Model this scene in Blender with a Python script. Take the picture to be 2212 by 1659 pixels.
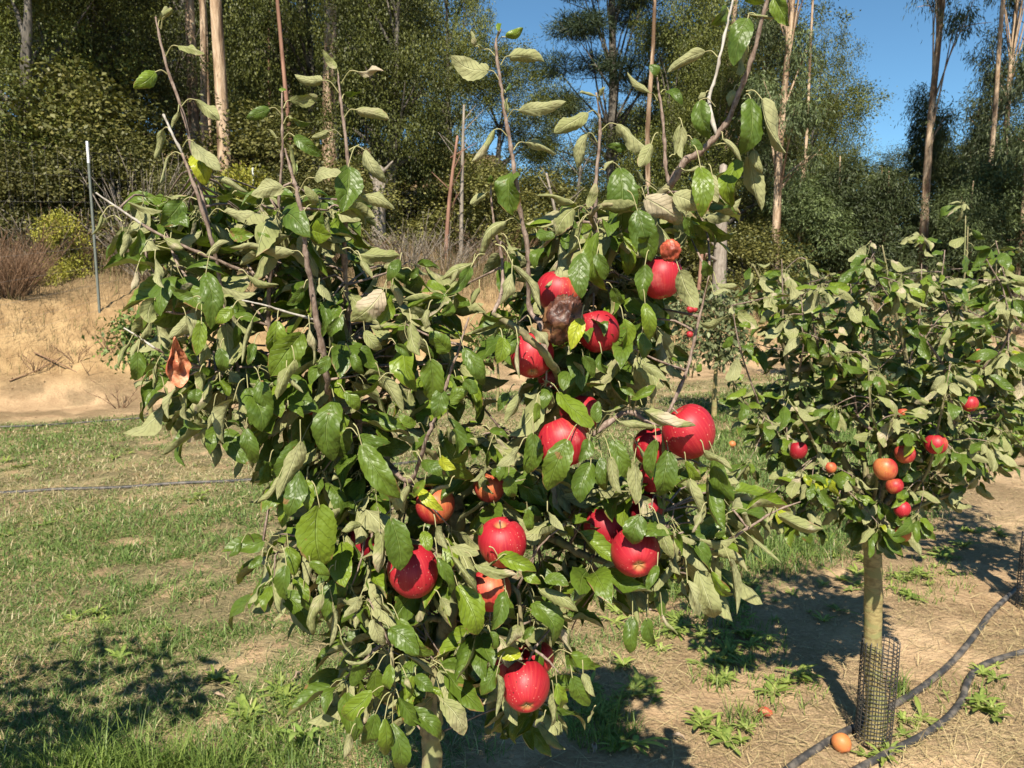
import bpy, math, random
import numpy as np
from mathutils import Vector, Matrix, noise as mnoise

for o in list(bpy.data.objects):
    bpy.data.objects.remove(o)
scene = bpy.context.scene
col = scene.collection
rng = np.random.default_rng(11)
random.seed(11)

# ------------------------------------------------------------------ camera
CAM_H, FOC, PITCH = 1.65, 0.75, math.radians(7.88)
cam_d = bpy.data.cameras.new('camera')
cam = bpy.data.objects.new('camera', cam_d)
col.objects.link(cam)
cam.location = (0, 0, CAM_H)
cam.rotation_euler = (math.pi / 2 - PITCH, 0, 0)
cam_d.sensor_width = 36
cam_d.lens = 36 * FOC
cam_d.clip_start, cam_d.clip_end = 0.05, 3000
cam_d.dof.use_dof = True
cam_d.dof.focus_distance = 1.25
cam_d.dof.aperture_fstop = 15.0
scene.camera = cam

# ------------------------------------------------------------------ sky, sun, exposure
SUN_TO = Vector((-0.10, -0.86, 1.0)).normalized()
world = bpy.data.worlds.new('World')
scene.world = world
world.use_nodes = True
wn = world.node_tree
wn.nodes.clear()
sky = wn.nodes.new('ShaderNodeTexSky')
sky.sky_type = 'NISHITA'
sky.sun_disc = False
sky.sun_elevation = math.asin(SUN_TO.z)
sky.sun_rotation = math.atan2(SUN_TO.x, SUN_TO.y)
sky.altitude = 2500
sky.air_density, sky.dust_density, sky.ozone_density = 1.0, 0.0, 3.0
bg = wn.nodes.new('ShaderNodeBackground')
bg.inputs['Strength'].default_value = 0.055
wo = wn.nodes.new('ShaderNodeOutputWorld')
tint = wn.nodes.new('ShaderNodeMix')
tint.data_type, tint.blend_type = 'RGBA', 'MULTIPLY'
tint.inputs[0].default_value = 1.0
tint.inputs[7].default_value = (1.02, 1.38, 1.36, 1)
wn.links.new(sky.outputs[0], tint.inputs[6])
wn.links.new(tint.outputs[2], bg.inputs[0])
wn.links.new(bg.outputs[0], wo.inputs[0])
sun_d = bpy.data.lights.new('sun', 'SUN')
sun_d.energy = 5.0
sun_d.angle = math.radians(0.53)
sun_d.color = (1.0, 0.92, 0.78)
sun = bpy.data.objects.new('sun', sun_d)
col.objects.link(sun)
sun.rotation_euler = SUN_TO.to_track_quat('Z', 'Y').to_euler()
scene.view_settings.view_transform = 'Standard'
scene.view_settings.look = 'None'
scene.view_settings.exposure = 1.0
scene.view_settings.gamma = 1.0
scene.view_settings.use_curve_mapping = False
scene.render.engine = 'CYCLES'
scene.cycles.use_denoising = True
scene.cycles.max_bounces = 5
scene.cycles.diffuse_bounces = 1
scene.cycles.transparent_max_bounces = 4

# ------------------------------------------------------------------ helpers
CT, ST = math.cos(PITCH), math.sin(PITCH)


def at(px, py, d):
    """point at ground distance d (world y) that the photograph shows at (px, py) of 2211 x 1659"""
    u, v = (px - 1105.5) / 2211 / FOC, (829.5 - py) / 2211 / FOC
    x, y, z = u, CT + v * ST, -ST + v * CT
    k = d / y
    return Vector((x * k, d, CAM_H + z * k))


def tp(tile, x, y):
    """detail-crop coordinates (crop column, crop row) -> photograph coordinates"""
    X0, Y0 = (0, 850, 1700)[int(tile[0])], (0, 640, 1273)[int(tile[1])]
    return ((X0 + x * 850 / 2203) / 1.15333, (Y0 + y * 640 / 1659) / 1.15333)


def att(tile, x, y, d):
    return at(*tp(tile, x, y), d)


def sstep(a, b, x):
    t = np.clip((x - a) / (b - a), 0, 1)
    return t * t * (3 - 2 * t)


_gp = np.random.default_rng(5)
_W = [(_gp.uniform(-1, 1, 2) * f, _gp.uniform(0, 6.28)) for f in (0.35, 0.5, 0.8, 1.2, 1.9, 2.7, 3.8, 5.5, 8, 11, 15, 21)]


def wob(x, y, lo=0, hi=12):
    r = 0
    for i, (k, p) in enumerate(_W[lo:hi]):
        r = r + np.sin(x * k[0] * 2 + y * k[1] * 2 + p + 1.7 * np.sin(x * k[1] - y * k[0] + p)) / (1 + 0.25 * i)
    return r / (hi - lo) * 1.6


def G(x, y):
    """ground height: flat orchard floor, a cut bank that is steep on one side, rising woodland behind"""
    x, y = np.asarray(x, float), np.asarray(y, float)
    s = (y - (9.5 + 0.42 * (x + 6))) * 0.922 + 0.25 * wob(x, y, 1, 6)
    a = sstep(5, -2, x)
    rise = a * 1.25 * sstep(0, 1.9, s) + (1 - a) * 0.5 * sstep(0, 3.5, s)
    s2 = np.clip(s - 1.4, 0, 70)
    slope = s2 * (a * 0.2 + (1 - a) * 0.045)
    near = sstep(40, 6, np.abs(y))
    bumps = 0.03 * wob(x, y, 2, 10) * near + (0.09 * wob(x, y, 2, 7) + 0.11 * wob(x, y, 5, 12)) * sstep(-0.1, 1.0, s) * near
    return rise + slope + bumps


def gz(x, y):
    return float(G(x, y))


def onground(px, d):
    """ground point below the sight line of column px at distance d"""
    p = at(px, 600, d)
    return Vector((p.x, d, gz(p.x, d)))


def rowdist(x, y):
    return (x + 0.15) * -0.67 + (y - 1.4) * 0.74


def mesh_np(name, V, F, mats=(), uv=None, colr=None, smooth=True, fmat=None, rnd=None):
    """mesh from numpy verts and faces (all tris or all quads, or a list of faces)"""
    me = bpy.data.meshes.new(name)
    V = np.asarray(V, np.float32)
    if isinstance(F, np.ndarray):
        nf, k = F.shape
        me.vertices.add(len(V))
        me.vertices.foreach_set('co', V.ravel())
        me.loops.add(nf * k)
        me.loops.foreach_set('vertex_index', F.astype(np.int32).ravel())
        me.polygons.add(nf)
        me.polygons.foreach_set('loop_start', np.arange(0, nf * k, k, dtype=np.int32))
        me.update(calc_edges=True)
        loopv = F.ravel()
    else:
        me.from_pydata([tuple(map(float, v)) for v in V], [], [tuple(map(int, f)) for f in F])
        loopv = np.concatenate([np.asarray(f) for f in F])
    if smooth:
        me.polygons.foreach_set('use_smooth', np.ones(len(me.polygons), bool))
    if fmat is not None:
        me.polygons.foreach_set('material_index', np.asarray(fmat, np.int32))
    if uv is not None:
        l = me.uv_layers.new(name='UVMap')
        l.data.foreach_set('uv', np.asarray(uv, np.float32)[loopv].ravel())
    if colr is not None:
        c = me.attributes.new('col', 'FLOAT_COLOR', 'POINT')
        cc = np.ones((len(V), 4), np.float32)
        cc[:, :3] = colr
        c.data.foreach_set('color', cc.ravel())
    if rnd is not None:
        c = me.attributes.new('rnd', 'FLOAT', 'POINT')
        c.data.foreach_set('value', np.asarray(rnd, np.float32))
    for m in mats:
        me.materials.append(m)
    me.validate()
    me.update()
    return me


def obj(name, me, parent=None, loc=None, label=None, cat=None, group=None, kind=None):
    o = bpy.data.objects.new(name, me)
    col.objects.link(o)
    if parent is not None:
        o.parent = parent
    if loc is not None:
        o.location = loc
    if label:
        o['label'] = label
    if cat:
        o['category'] = cat
    if group:
        o['group'] = group
    if kind:
        o['kind'] = kind
    return o


def smooth_path(pts, rad, n):
    """Catmull-Rom through pts with n samples per span"""
    P = [np.array(p, float) for p in pts]
    R = list(rad)
    P = [2 * P[0] - P[1]] + P + [2 * P[-1] - P[-2]]
    out, ro = [], []
    for i in range(1, len(P) - 2):
        for k in range(n):
            t = k / n
            a, b, c, d = P[i - 1], P[i], P[i + 1], P[i + 2]
            out.append(0.5 * (2 * b + (c - a) * t + (2 * a - 5 * b + 4 * c - d) * t * t + (3 * b - a - 3 * c + d) * t ** 3))
            ro.append(R[i - 1] * (1 - t) + R[i] * t)
    out.append(P[-2])
    ro.append(R[-1])
    return np.array(out), np.array(ro)


def tube(path, rad, sides=6, cap=True):
    """verts, quads of a tube along path"""
    path = np.asarray(path, float)
    n = len(path)
    tan = np.gradient(path, axis=0)
    tan /= np.linalg.norm(tan, axis=1)[:, None] + 1e-9
    ref = np.array([0.3, 0.1, 1.0]) if abs(tan[0][2]) < 0.8 else np.array([1.0, 0.2, 0.1])
    V = []
    u = np.cross(tan[0], ref)
    u /= np.linalg.norm(u)
    for i in range(n):
        u = u - tan[i] * np.dot(u, tan[i])
        u /= np.linalg.norm(u) + 1e-9
        w = np.cross(tan[i], u)
        for k in range(sides):
            a = 2 * math.pi * k / sides
            V.append(path[i] + rad[i] * (math.cos(a) * u + math.sin(a) * w))
    F = []
    for i in range(n - 1):
        for k in range(sides):
            a, b = i * sides + k, i * sides + (k + 1) % sides
            F.append((a, b, b + sides, a + sides))
    if cap:
        V.append(path[-1] + tan[-1] * rad[-1] * 0.6)
        V.append(path[0])
        e = len(V) - 2
        for k in range(sides):
            F.append(((n - 1) * sides + k, (n - 1) * sides + (k + 1) % sides, e, e))
            F.append(((k + 1) % sides, k, e + 1, e + 1))
    F = [f if f[2] != f[3] else f[:3] for f in F]
    return V, F


class MB:
    def __init__(self):
        self.V, self.F, self.M = [], [], []

    def add(self, V, F, m=0):
        o = len(self.V)
        self.V += [tuple(v) for v in V]
        self.F += [tuple(i + o for i in f) for f in F]
        self.M += [m] * len(F)

    def tube(self, pts, rad, sides=6, n=4, m=0):
        if not hasattr(rad, '__len__'):
            rad = [rad] * len(pts)
        p, r = smooth_path(pts, rad, n)
        self.add(*tube(p, r, sides), m)

    def mesh(self, name, mats, smooth=True):
        return mesh_np(name, self.V, self.F, mats, fmat=self.M, smooth=smooth)


# ------------------------------------------------------------------ materials
def nt(name):
    m = bpy.data.materials.new(name)
    m.use_nodes = True
    t = m.node_tree
    t.nodes.clear()
    out = t.nodes.new('ShaderNodeOutputMaterial')
    return m, t, out


class N:
    """small node-tree writer"""
    def __init__(self, t):
        self.t = t

    def new(self, typ, **kw):
        n = self.t.nodes.new(typ)
        for k, v in kw.items():
            setattr(n, k, v)
        return n

    def set(self, sock, v):
        if isinstance(v, bpy.types.NodeSocket):
            self.t.links.new(v, sock)
        elif v is not None:
            if hasattr(v, '__len__') and len(v) == 3 and sock.type == 'RGBA':
                v = (*v, 1)
            sock.default_value = v

    def math(self, op, a, b=None, c=None, clamp=False):
        n = self.new('ShaderNodeMath', operation=op, use_clamp=clamp)
        for i, v in enumerate((a, b, c)):
            if v is not None:
                self.set(n.inputs[i], v)
        return n.outputs[0]

    def mix(self, f, a, b, blend='MIX'):
        n = self.new('ShaderNodeMix', data_type='RGBA', blend_type=blend)
        self.set(n.inputs[0], f)
        self.set(n.inputs[6], a)
        self.set(n.inputs[7], b)
        return n.outputs[2]

    def noise(self, vec, scale, detail=3, rough=0.55, dist=0.0, out=0):
        n = self.new('ShaderNodeTexNoise')
        if vec is not None:
            self.set(n.inputs['Vector'], vec)
        n.inputs['Scale'].default_value = scale
        n.inputs['Detail'].default_value = detail
        n.inputs['Roughness'].default_value = rough
        n.inputs['Distortion'].default_value = dist
        return n.outputs[out]

    def ramp(self, f, *stops):
        n = self.new('ShaderNodeValToRGB')
        e = n.color_ramp.elements
        while len(e) < len(stops):
            e.new(0.5)
        for i, (p, c) in enumerate(stops):
            e[i].position = p
            e[i].color = (*c, 1) if hasattr(c, '__len__') else (c, c, c, 1)
        self.set(n.inputs[0], f)
        return n.outputs[0]

    def rng(self, f, a, b, c=0.0, d=1.0, smooth=True):
        n = self.new('ShaderNodeMapRange', interpolation_type='SMOOTHSTEP' if smooth else 'LINEAR')
        self.set(n.inputs[0], f)
        for i, v in enumerate((a, b, c, d)):
            n.inputs[1 + i].default_value = v
        return n.outputs[0]

    def bump(self, h, strength=0.3, dist=0.01, normal=None):
        n = self.new('ShaderNodeBump')
        n.inputs['Strength'].default_value = strength
        n.inputs['Distance'].default_value = dist
        self.set(n.inputs['Height'], h)
        if normal:
            self.set(n.inputs['Normal'], normal)
        return n.outputs[0]

    def bsdf(self, colr, rough=0.6, normal=None, spec=0.5):
        n = self.new('ShaderNodeBsdfPrincipled')
        self.set(n.inputs['Base Color'], colr)
        self.set(n.inputs['Roughness'], rough)
        self.set(n.inputs['Specular IOR Level'], spec)
        if normal:
            self.set(n.inputs['Normal'], normal)
        return n

    def coord(self, which='Object'):
        return self.new('ShaderNodeTexCoord').outputs[which]

    def sep(self, v):
        n = self.new('ShaderNodeSeparateXYZ')
        self.set(n.inputs[0], v)
        return n.outputs

    def attr(self, name, out):
        return self.new('ShaderNodeAttribute', attribute_name=name).outputs[out]

    def finish(self, shader, out):
        self.t.links.new(shader, out.inputs[0])


def apple_leaf_material():
    m, t, out = nt('apple_leaf')
    n = N(t)
    uv = n.sep(n.new('ShaderNodeUVMap').outputs[0])
    a = n.math('ABSOLUTE', n.math('MULTIPLY_ADD', uv[0], 2.0, -1.0))
    oi = n.new('ShaderNodeObjectInfo')
    r = n.math('FRACT', n.math('ADD', oi.outputs['Random'], n.attr('rnd', 'Fac')))
    yel = n.math('SUBTRACT', 1.0, n.sep(oi.outputs['Color'])[2])
    geo = n.new('ShaderNodeNewGeometry')
    pos = geo.outputs['Position']
    ph = n.math('ADD', n.math('MULTIPLY', uv[1], 7.0), n.math('MULTIPLY', a, -2.2))
    ph = n.math('ADD', ph, n.math('MULTIPLY', n.noise(pos, 30, 1), 1.5))
    fr = n.math('ABSOLUTE', n.math('SUBTRACT', n.math('FRACT', ph), 0.5))       # 0.5 at vein
    lat = n.rng(fr, 0.44, 0.5)
    lat = n.math('MULTIPLY', lat, n.rng(a, 1.0, 0.55))
    mid = n.rng(a, 0.075, 0.03)
    vein = n.math('MAXIMUM', n.math('MULTIPLY', lat, 0.5), mid)
    n1 = n.noise(pos, 22, 3)
    n2 = n.noise(pos, 140, 2)
    # upper side
    top = n.mix(n1, (0.036, 0.070, 0.009), (0.100, 0.152, 0.015))
    top = n.mix(n.math('MULTIPLY', n.rng(r, 0.55, 1.0), 0.75), top, (0.150, 0.210, 0.014))
    top = n.mix(n.rng(n2, 0.60, 0.75, 0, 0.35), top, (0.13, 0.17, 0.04))
    top = n.mix(yel, top, (0.34, 0.36, 0.02))
    top = n.mix(n.math('MULTIPLY', vein, 0.30), top, (0.19, 0.25, 0.06))
    brown = n.rng(n.noise(pos, 34, 2), 0.70, 0.74)
    top = n.mix(n.math('MULTIPLY', brown, 0.7), top, (0.22, 0.10, 0.04))
    ed = n.math('ADD', n.math('MULTIPLY', a, 0.55), n.math('MULTIPLY', uv[1], 0.40))
    ed = n.math('ADD', ed, n.math('MULTIPLY', n.noise(pos, 45, 3), 0.55))
    ed = n.math('MULTIPLY', n.rng(ed, 1.08, 1.16), n.rng(r, 0.35, 0.6))
    top = n.mix(n.math('MULTIPLY', ed, 0.85), top, (0.20, 0.11, 0.045))
    # lower side: felted, pale, with sun-bleached patches
    und = n.mix(n1, (0.190, 0.197, 0.080), (0.340, 0.335, 0.170))
    und = n.mix(n.rng(r, 0.2, 0.75, 0.0, 0.65), und, (0.180, 0.200, 0.060))
    bl = n.math('MULTIPLY', n.rng(n.noise(pos, 16, 4), 0.5, 0.62), n.rng(r, 0.45, 0.9))
    und = n.mix(n.math('MULTIPLY', bl, 0.8), und, (0.44, 0.35, 0.26))
    und = n.mix(n.math('MULTIPLY', n.rng(n2, 0.55, 0.75), 0.3), und, (0.24, 0.20, 0.11))
    und = n.mix(n.math('MULTIPLY', vein, 0.6), und, (0.46, 0.46, 0.24))
    und = n.mix(n.math('MULTIPLY', ed, 0.8), und, (0.30, 0.19, 0.11))
    h = n.math('ADD', n.math('MULTIPLY', vein, -1.0), n.math('MULTIPLY', n.noise(pos, 85, 1, 0.5), 1.7))
    h = n.math('ADD', h, n.math('MULTIPLY', fr, -0.12))
    bt = n.bump(h, 0.85, 0.0022)
    bu = n.bump(n.math('MULTIPLY', h, -1.0), 0.85, 0.0026)
    rough = n.math('ADD', n.math('MULTIPLY', n.noise(pos, 60, 2), 0.34), 0.27)
    st = n.bsdf(top, rough, bt, 0.36)
    su = n.bsdf(und, 0.75, bu, 0.25)
    tr = n.new('ShaderNodeBsdfTranslucent')
    n.set(tr.inputs[0], n.mix(yel, (0.16, 0.24, 0.01), (0.45, 0.42, 0.02)))
    mx = n.new('ShaderNodeMixShader')
    n.set(mx.inputs[0], geo.outputs['Backfacing'])
    t.links.new(st.outputs[0], mx.inputs[1])
    t.links.new(su.outputs[0], mx.inputs[2])
    m2 = n.new('ShaderNodeMixShader')
    m2.inputs[0].default_value = 0.13
    t.links.new(mx.outputs[0], m2.inputs[1])
    t.links.new(tr.outputs[0], m2.inputs[2])
    n.finish(m2.outputs[0], out)
    return m


def simple(name, fn, rough=0.7, spec=0.3):
    """fn(n) -> colour socket/tuple, normal socket or None"""
    m, t, out = nt(name)
    n = N(t)
    c, nrm = fn(n)
    n.finish(n.bsdf(c, rough, nrm, spec).outputs[0], out)
    return m


def bark(name, c0, c1, scale, stretch=(1, 1, 0.25), bstr=0.5, bdist=0.004, c2=None):
    def fn(n):
        mp = n.new('ShaderNodeMapping')
        n.set(mp.inputs['Vector'], n.new('ShaderNodeNewGeometry').outputs['Position'])
        mp.inputs['Scale'].default_value = stretch
        f = n.noise(mp.outputs[0], scale, 4, 0.65, 0.6)
        c = n.mix(n.rng(f, 0.3, 0.7), c0, c1)
        if c2:
            c = n.mix(n.rng(n.noise(mp.outputs[0], scale * 0.35, 2), 0.48, 0.62), c, c2)
        return c, n.bump(f, bstr, bdist)
    return simple(name, fn, 0.75, 0.25)


def attr_mat(name, tint=(1, 1, 1), trans=0.25, tcol=None, rough=0.6, spec=0.25, spread=0.3):
    """leaf or blade whose own colour is stored per leaf"""
    m, t, out = nt(name)
    n = N(t)
    c = n.attr('col', 'Color')
    oi = n.new('ShaderNodeObjectInfo')
    k = n.math('MULTIPLY_ADD', oi.outputs['Random'], spread, 1.08 - spread * 0.55)
    c = n.mix(1.0, c, n.mix(1.0, tint, k, 'MULTIPLY'), 'MULTIPLY')
    b = n.bsdf(c, rough, None, spec)
    tr = n.new('ShaderNodeBsdfTranslucent')
    n.set(tr.inputs[0], n.mix(1.0, c, tcol or (1.3, 1.4, 0.6), 'MULTIPLY'))
    mx = n.new('ShaderNodeMixShader')
    mx.inputs[0].default_value = trans
    t.links.new(b.outputs[0], mx.inputs[1])
    t.links.new(tr.outputs[0], mx.inputs[2])
    n.finish(mx.outputs[0], out)
    return m


def apple_material():
    m, t, out = nt('apple_skin')
    n = N(t)
    p = n.coord('Object')
    x, y, z = n.sep(p)
    oi = n.new('ShaderNodeObjectInfo')
    par = n.sep(oi.outputs['Color'])                 # r: share of yellow, g: red tone, lowered for dark skin and to paint in shade
    off = n.new('ShaderNodeVectorMath', operation='ADD')
    n.set(off.inputs[0], p)
    n.set(off.inputs[1], n.math('MULTIPLY', oi.outputs['Random'], 7.0))
    q = off.outputs[0]
    ang = n.math('ARCTAN2', y, x)
    cmb = n.new('ShaderNodeCombineXYZ')
    n.set(cmb.inputs[0], n.math('MULTIPLY', n.math('COSINE', ang), 5.0))
    n.set(cmb.inputs[1], n.math('MULTIPLY', n.math('SINE', ang), 5.0))
    n.set(cmb.inputs[2], n.math('MULTIPLY', z, 7.0))
    streak = n.noise(cmb.outputs[0], 3.2, 4, 0.6)
    red = n.mix(n.noise(q, 22, 4, 0.6), (0.20, 0.003, 0.012), (0.42, 0.014, 0.027))
    red = n.mix(n.rng(streak, 0.42, 0.75, 0.0, 0.5), red, (0.48, 0.055, 0.04))
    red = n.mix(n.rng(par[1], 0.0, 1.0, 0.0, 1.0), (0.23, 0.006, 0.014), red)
    yel = n.mix(n.noise(q, 18, 2), (0.48, 0.23, 0.055), (0.46, 0.10, 0.045))
    yy = n.math('ADD', n.math('MULTIPLY', x, 9.0), n.math('MULTIPLY', n.math('SUBTRACT', n.noise(q, 20, 3), 0.5), 1.3))
    yy = n.math('ADD', yy, n.math('MULTIPLY', n.math('SUBTRACT', streak, 0.5), 0.6))
    f = n.math('ADD', yy, n.math('MULTIPLY_ADD', par[0], 1.35, -0.98))
    c = n.mix(n.rng(f, -0.35, 0.45), red, yel)
    vo = n.new('ShaderNodeTexVoronoi')
    n.set(vo.inputs['Vector'], q)
    vo.inputs['Scale'].default_value = 170
    dots = n.rng(vo.outputs['Distance'], 0.2, 0.1)
    dots = n.math('MULTIPLY', dots, n.rng(n.noise(q, 30, 1), 0.42, 0.6))
    c = n.mix(n.math('MULTIPLY', dots, 0.5), c, (0.75, 0.42, 0.3))
    v2 = n.new('ShaderNodeTexVoronoi')
    n.set(v2.inputs['Vector'], q)
    v2.inputs['Scale'].default_value = 75
    spots = n.math('MULTIPLY', n.rng(v2.outputs['Distance'], 0.14, 0.09), n.rng(n.noise(q, 12, 1), 0.56, 0.62))
    c = n.mix(n.math('MULTIPLY', spots, 0.8), c, (0.06, 0.015, 0.01))
    rr = n.math('SQRT', n.math('ADD', n.math('MULTIPLY', x, x), n.math('MULTIPLY', y, y)))
    rus = n.math('MULTIPLY', n.rng(rr, 0.013, 0.004), n.rng(n.math('ABSOLUTE', z), 0.01, 0.02))
    c = n.mix(n.math('MULTIPLY', rus, 0.75), c, (0.40, 0.26, 0.09))
    scuff = n.rng(n.noise(q, 9, 5, 0.7), 0.6, 0.72)
    c = n.mix(n.math('MULTIPLY', scuff, 0.25), c, (0.60, 0.30, 0.25))
    ro = n.math('ADD', n.math('MULTIPLY', n.noise(q, 25, 3), 0.28), 0.36)
    b = n.bsdf(c, ro, n.bump(n.math('ADD', n.noise(q, 60, 3), n.math('MULTIPLY', dots, 0.2)), 0.12, 0.002), 0.4)
    b.inputs['Subsurface Weight'].default_value = 0.055
    b.inputs['Subsurface Radius'].default_value = (0.01, 0.003, 0.002)
    n.finish(b.outputs[0], out)
    return m


def ground_material():
    m, t, out = nt('soil')
    n = N(t)
    geo = n.new('ShaderNodeNewGeometry')
    p = geo.outputs['Position']
    x, y, z = n.sep(p)
    big = n.noise(p, 0.9, 4, 0.6)
    midn = n.noise(p, 5, 4, 0.65)
    fine = n.noise(p, 45, 4, 0.7)
    c = n.mix(n.rng(big, 0.35, 0.65), (0.34, 0.228, 0.130), (0.48, 0.338, 0.20))
    c = n.mix(n.rng(midn, 0.4, 0.7, 0, 0.6), c, (0.52, 0.37, 0.215))
    c = n.mix(n.rng(fine, 0.3, 0.6, 0.55, 1.0), (0.22, 0.135, 0.07), c)
    # matted straw
    mp = n.new('ShaderNodeMapping')
    n.set(mp.inputs[0], p)
    mp.inputs['Scale'].default_value = (60, 9, 20)
    mp.inputs['Rotation'].default_value = (0, 0, 0.6)
    s1 = n.rng(n.noise(mp.outputs[0], 2.5, 3, 0.6, 2.0), 0.52, 0.62)
    mp2 = n.new('ShaderNodeMapping')
    n.set(mp2.inputs[0], p)
    mp2.inputs['Scale'].default_value = (9, 60, 20)
    mp2.inputs['Rotation'].default_value = (0, 0, -0.4)
    s2 = n.rng(n.noise(mp2.outputs[0], 2.5, 3, 0.6, 2.0), 0.53, 0.63)
    straw = n.math('MULTIPLY', n.math('MAXIMUM', s1, s2), n.rng(n.noise(p, 1.7, 3), 0.42, 0.6))
    straw = n.math('MULTIPLY', straw, n.rng(z, 0.5, 0.15))
    c = n.mix(n.math('MULTIPLY', straw, 0.6), c, (0.52, 0.40, 0.19))
    # the cut bank: warm sandy loam
    hill = n.rng(z, 0.08, 0.45)
    sand = n.mix(n.rng(n.noise(p, 3.0, 5, 0.65), 0.35, 0.7), (0.27, 0.175, 0.085), (0.45, 0.31, 0.155))
    sand = n.mix(n.rng(fine, 0.3, 0.6, 0.4, 0.0), sand, (0.22, 0.13, 0.07))
    thr = n.math('ADD', n.math('MULTIPLY', n.math('ADD', x, 0.15), -0.67), n.math('MULTIPLY', n.math('SUBTRACT', y, 1.4), 0.74))
    thr = n.math('ADD', thr, n.math('MULTIPLY', n.math('SUBTRACT', n.noise(p, 2.2, 4), 0.5), 1.2))
    thatch = n.math('MULTIPLY', n.rng(thr, 0.8, 1.4), n.rng(n.noise(p, 4, 3), 0.36, 0.5))
    thatch = n.math('MULTIPLY', thatch, n.rng(n.math('SUBTRACT', y, n.math('MULTIPLY_ADD', x, 0.42, 12.0)), -0.6, -1.1))
    c = n.mix(n.math('MULTIPLY', thatch, 0.75), c, n.mix(fine, (0.13, 0.125, 0.055), (0.27, 0.245, 0.125)))
    c = n.mix(hill, c, sand)
    litter = n.mix(midn, (0.11, 0.075, 0.04), (0.27, 0.19, 0.10))
    c = n.mix(n.rng(n.math('ADD', z, n.math('MULTIPLY', big, 0.6)), 1.45, 2.0), c, litter)
    h = n.math('ADD', n.math('MULTIPLY', midn, 1.0), n.math('MULTIPLY', fine, 0.45))
    h = n.math('ADD', h, n.math('MULTIPLY', straw, 0.25))
    n.finish(n.bsdf(c, 0.95, n.bump(h, 0.9, 0.05), 0.1).outputs[0], out)
    return m


M_LEAF = apple_leaf_material()
M_PET = simple('petiole', lambda n: (n.mix(n.noise(n.coord(), 40), (0.24, 0.27, 0.09), (0.36, 0.30, 0.17)), None), 0.6)
M_BARK = bark('apple_bark', (0.10, 0.085, 0.045), (0.27, 0.235, 0.12), 60, (1, 1, 0.6), 0.5, 0.003, (0.20, 0.21, 0.09))
M_SHOOT = bark('shoot_bark', (0.12, 0.078, 0.058), (0.30, 0.23, 0.185), 160, (1, 1, 0.5), 0.4, 0.001)
M_PALE = bark('pale_twig', (0.26, 0.23, 0.19), (0.48, 0.45, 0.40), 90, (1, 1, 0.5), 0.3, 0.001)
M_TRUNK2 = bark('young_bark', (0.17, 0.13, 0.055), (0.35, 0.285, 0.125), 34, (1, 1, 2.2), 0.7, 0.003, (0.22, 0.21, 0.085))
M_APPLE = apple_material()
M_CALYX = simple('calyx', lambda n: (n.mix(n.noise(n.coord(), 300), (0.16, 0.11, 0.05), (0.45, 0.36, 0.2)), None), 0.9)
M_DRYAP = None
M_SOIL = ground_material()
M_GRASS = attr_mat('grass_blade', trans=0.3, rough=0.5, spec=0.3)
M_FOL = attr_mat('tree_leaf', spread=0.85, trans=0.12, rough=0.55, spec=0.3)
M_DRY = attr_mat('dry_stem', trans=0.1, rough=0.9, spec=0.1)
M_HOSE = simple('hose_plastic', lambda n: (n.mix(n.rng(n.noise(n.new('ShaderNodeNewGeometry').outputs['Position'], 22, 4), 0.42, 0.68), (0.036, 0.035, 0.035), (0.14, 0.12, 0.10)), n.bump(n.noise(n.coord(), 90), 0.2, 0.002)), 0.5)
M_NET = simple('net_plastic', lambda n: (n.mix(n.noise(n.coord(), 30), (0.018, 0.018, 0.018), (0.06, 0.055, 0.05)), None), 0.45, 0.5)
M_STEEL = simple('post_paint', lambda n: (n.mix(n.noise(n.coord(), 9), (0.09, 0.11, 0.095), (0.16, 0.17, 0.15)), None), 0.6)
M_WHITE = simple('post_white', lambda n: (n.mix(n.noise(n.coord(), 9), (0.62, 0.62, 0.60), (0.78, 0.78, 0.76)), None), 0.6)
M_WIRE = simple('wire', lambda n: ((0.18, 0.17, 0.16), None), 0.5)
M_OAKBARK = bark('oak_bark', (0.045, 0.038, 0.03), (0.16, 0.14, 0.115), 7, (1, 1, 0.35), 0.8, 0.03)
M_EUC = bark('eucalyptus_bark', (0.27, 0.17, 0.10), (0.56, 0.42, 0.29), 11, (1, 1, 0.14), 0.9, 0.05, (0.14, 0.085, 0.05))
M_EUCRED = bark('red_bark', (0.15, 0.075, 0.05), (0.36, 0.20, 0.14), 4, (1, 1, 0.2), 0.5, 0.02)

# ------------------------------------------------------------------ ground
def build_ground():
    def axis(segs):
        out = []
        for a, b, st in segs:
            out += list(np.arange(a, b, st))
        return np.array(out + [segs[-1][1]])
    xs = axis([(-900, -120, 60), (-120, -30, 6), (-30, -10, 0.8), (-10, 12, 0.13), (12, 40, 0.8), (40, 120, 6), (120, 900, 60)])
    ys = axis([(-300, -30, 30), (-30, 1, 2.5), (1, 18, 0.13), (18, 45, 0.7), (45, 150, 7), (150, 1500, 90)])
    X, Y = np.meshgrid(xs, ys)
    Z = G(X, Y)
    near = sstep(14, 6, Y) * sstep(0, 2, Y) * (np.abs(X) < 11)
    Z = Z + near * 0.012 * wob(X * 4, Y * 4, 4, 12)
    V = np.stack([X, Y, Z], -1).reshape(-1, 3)
    nx, ny = len(xs), len(ys)
    i = np.arange(nx * ny).reshape(ny, nx)
    F = np.stack([i[:-1, :-1], i[:-1, 1:], i[1:, 1:], i[1:, :-1]], -1).reshape(-1, 4)
    obj('ground', mesh_np('ground', V, F, [M_SOIL]), kind='structure')


build_ground()


# ------------------------------------------------------------------ leaf scatter for distant trees
def unit(a):
    return a / (np.linalg.norm(a, axis=-1, keepdims=True) + 1e-9)


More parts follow.
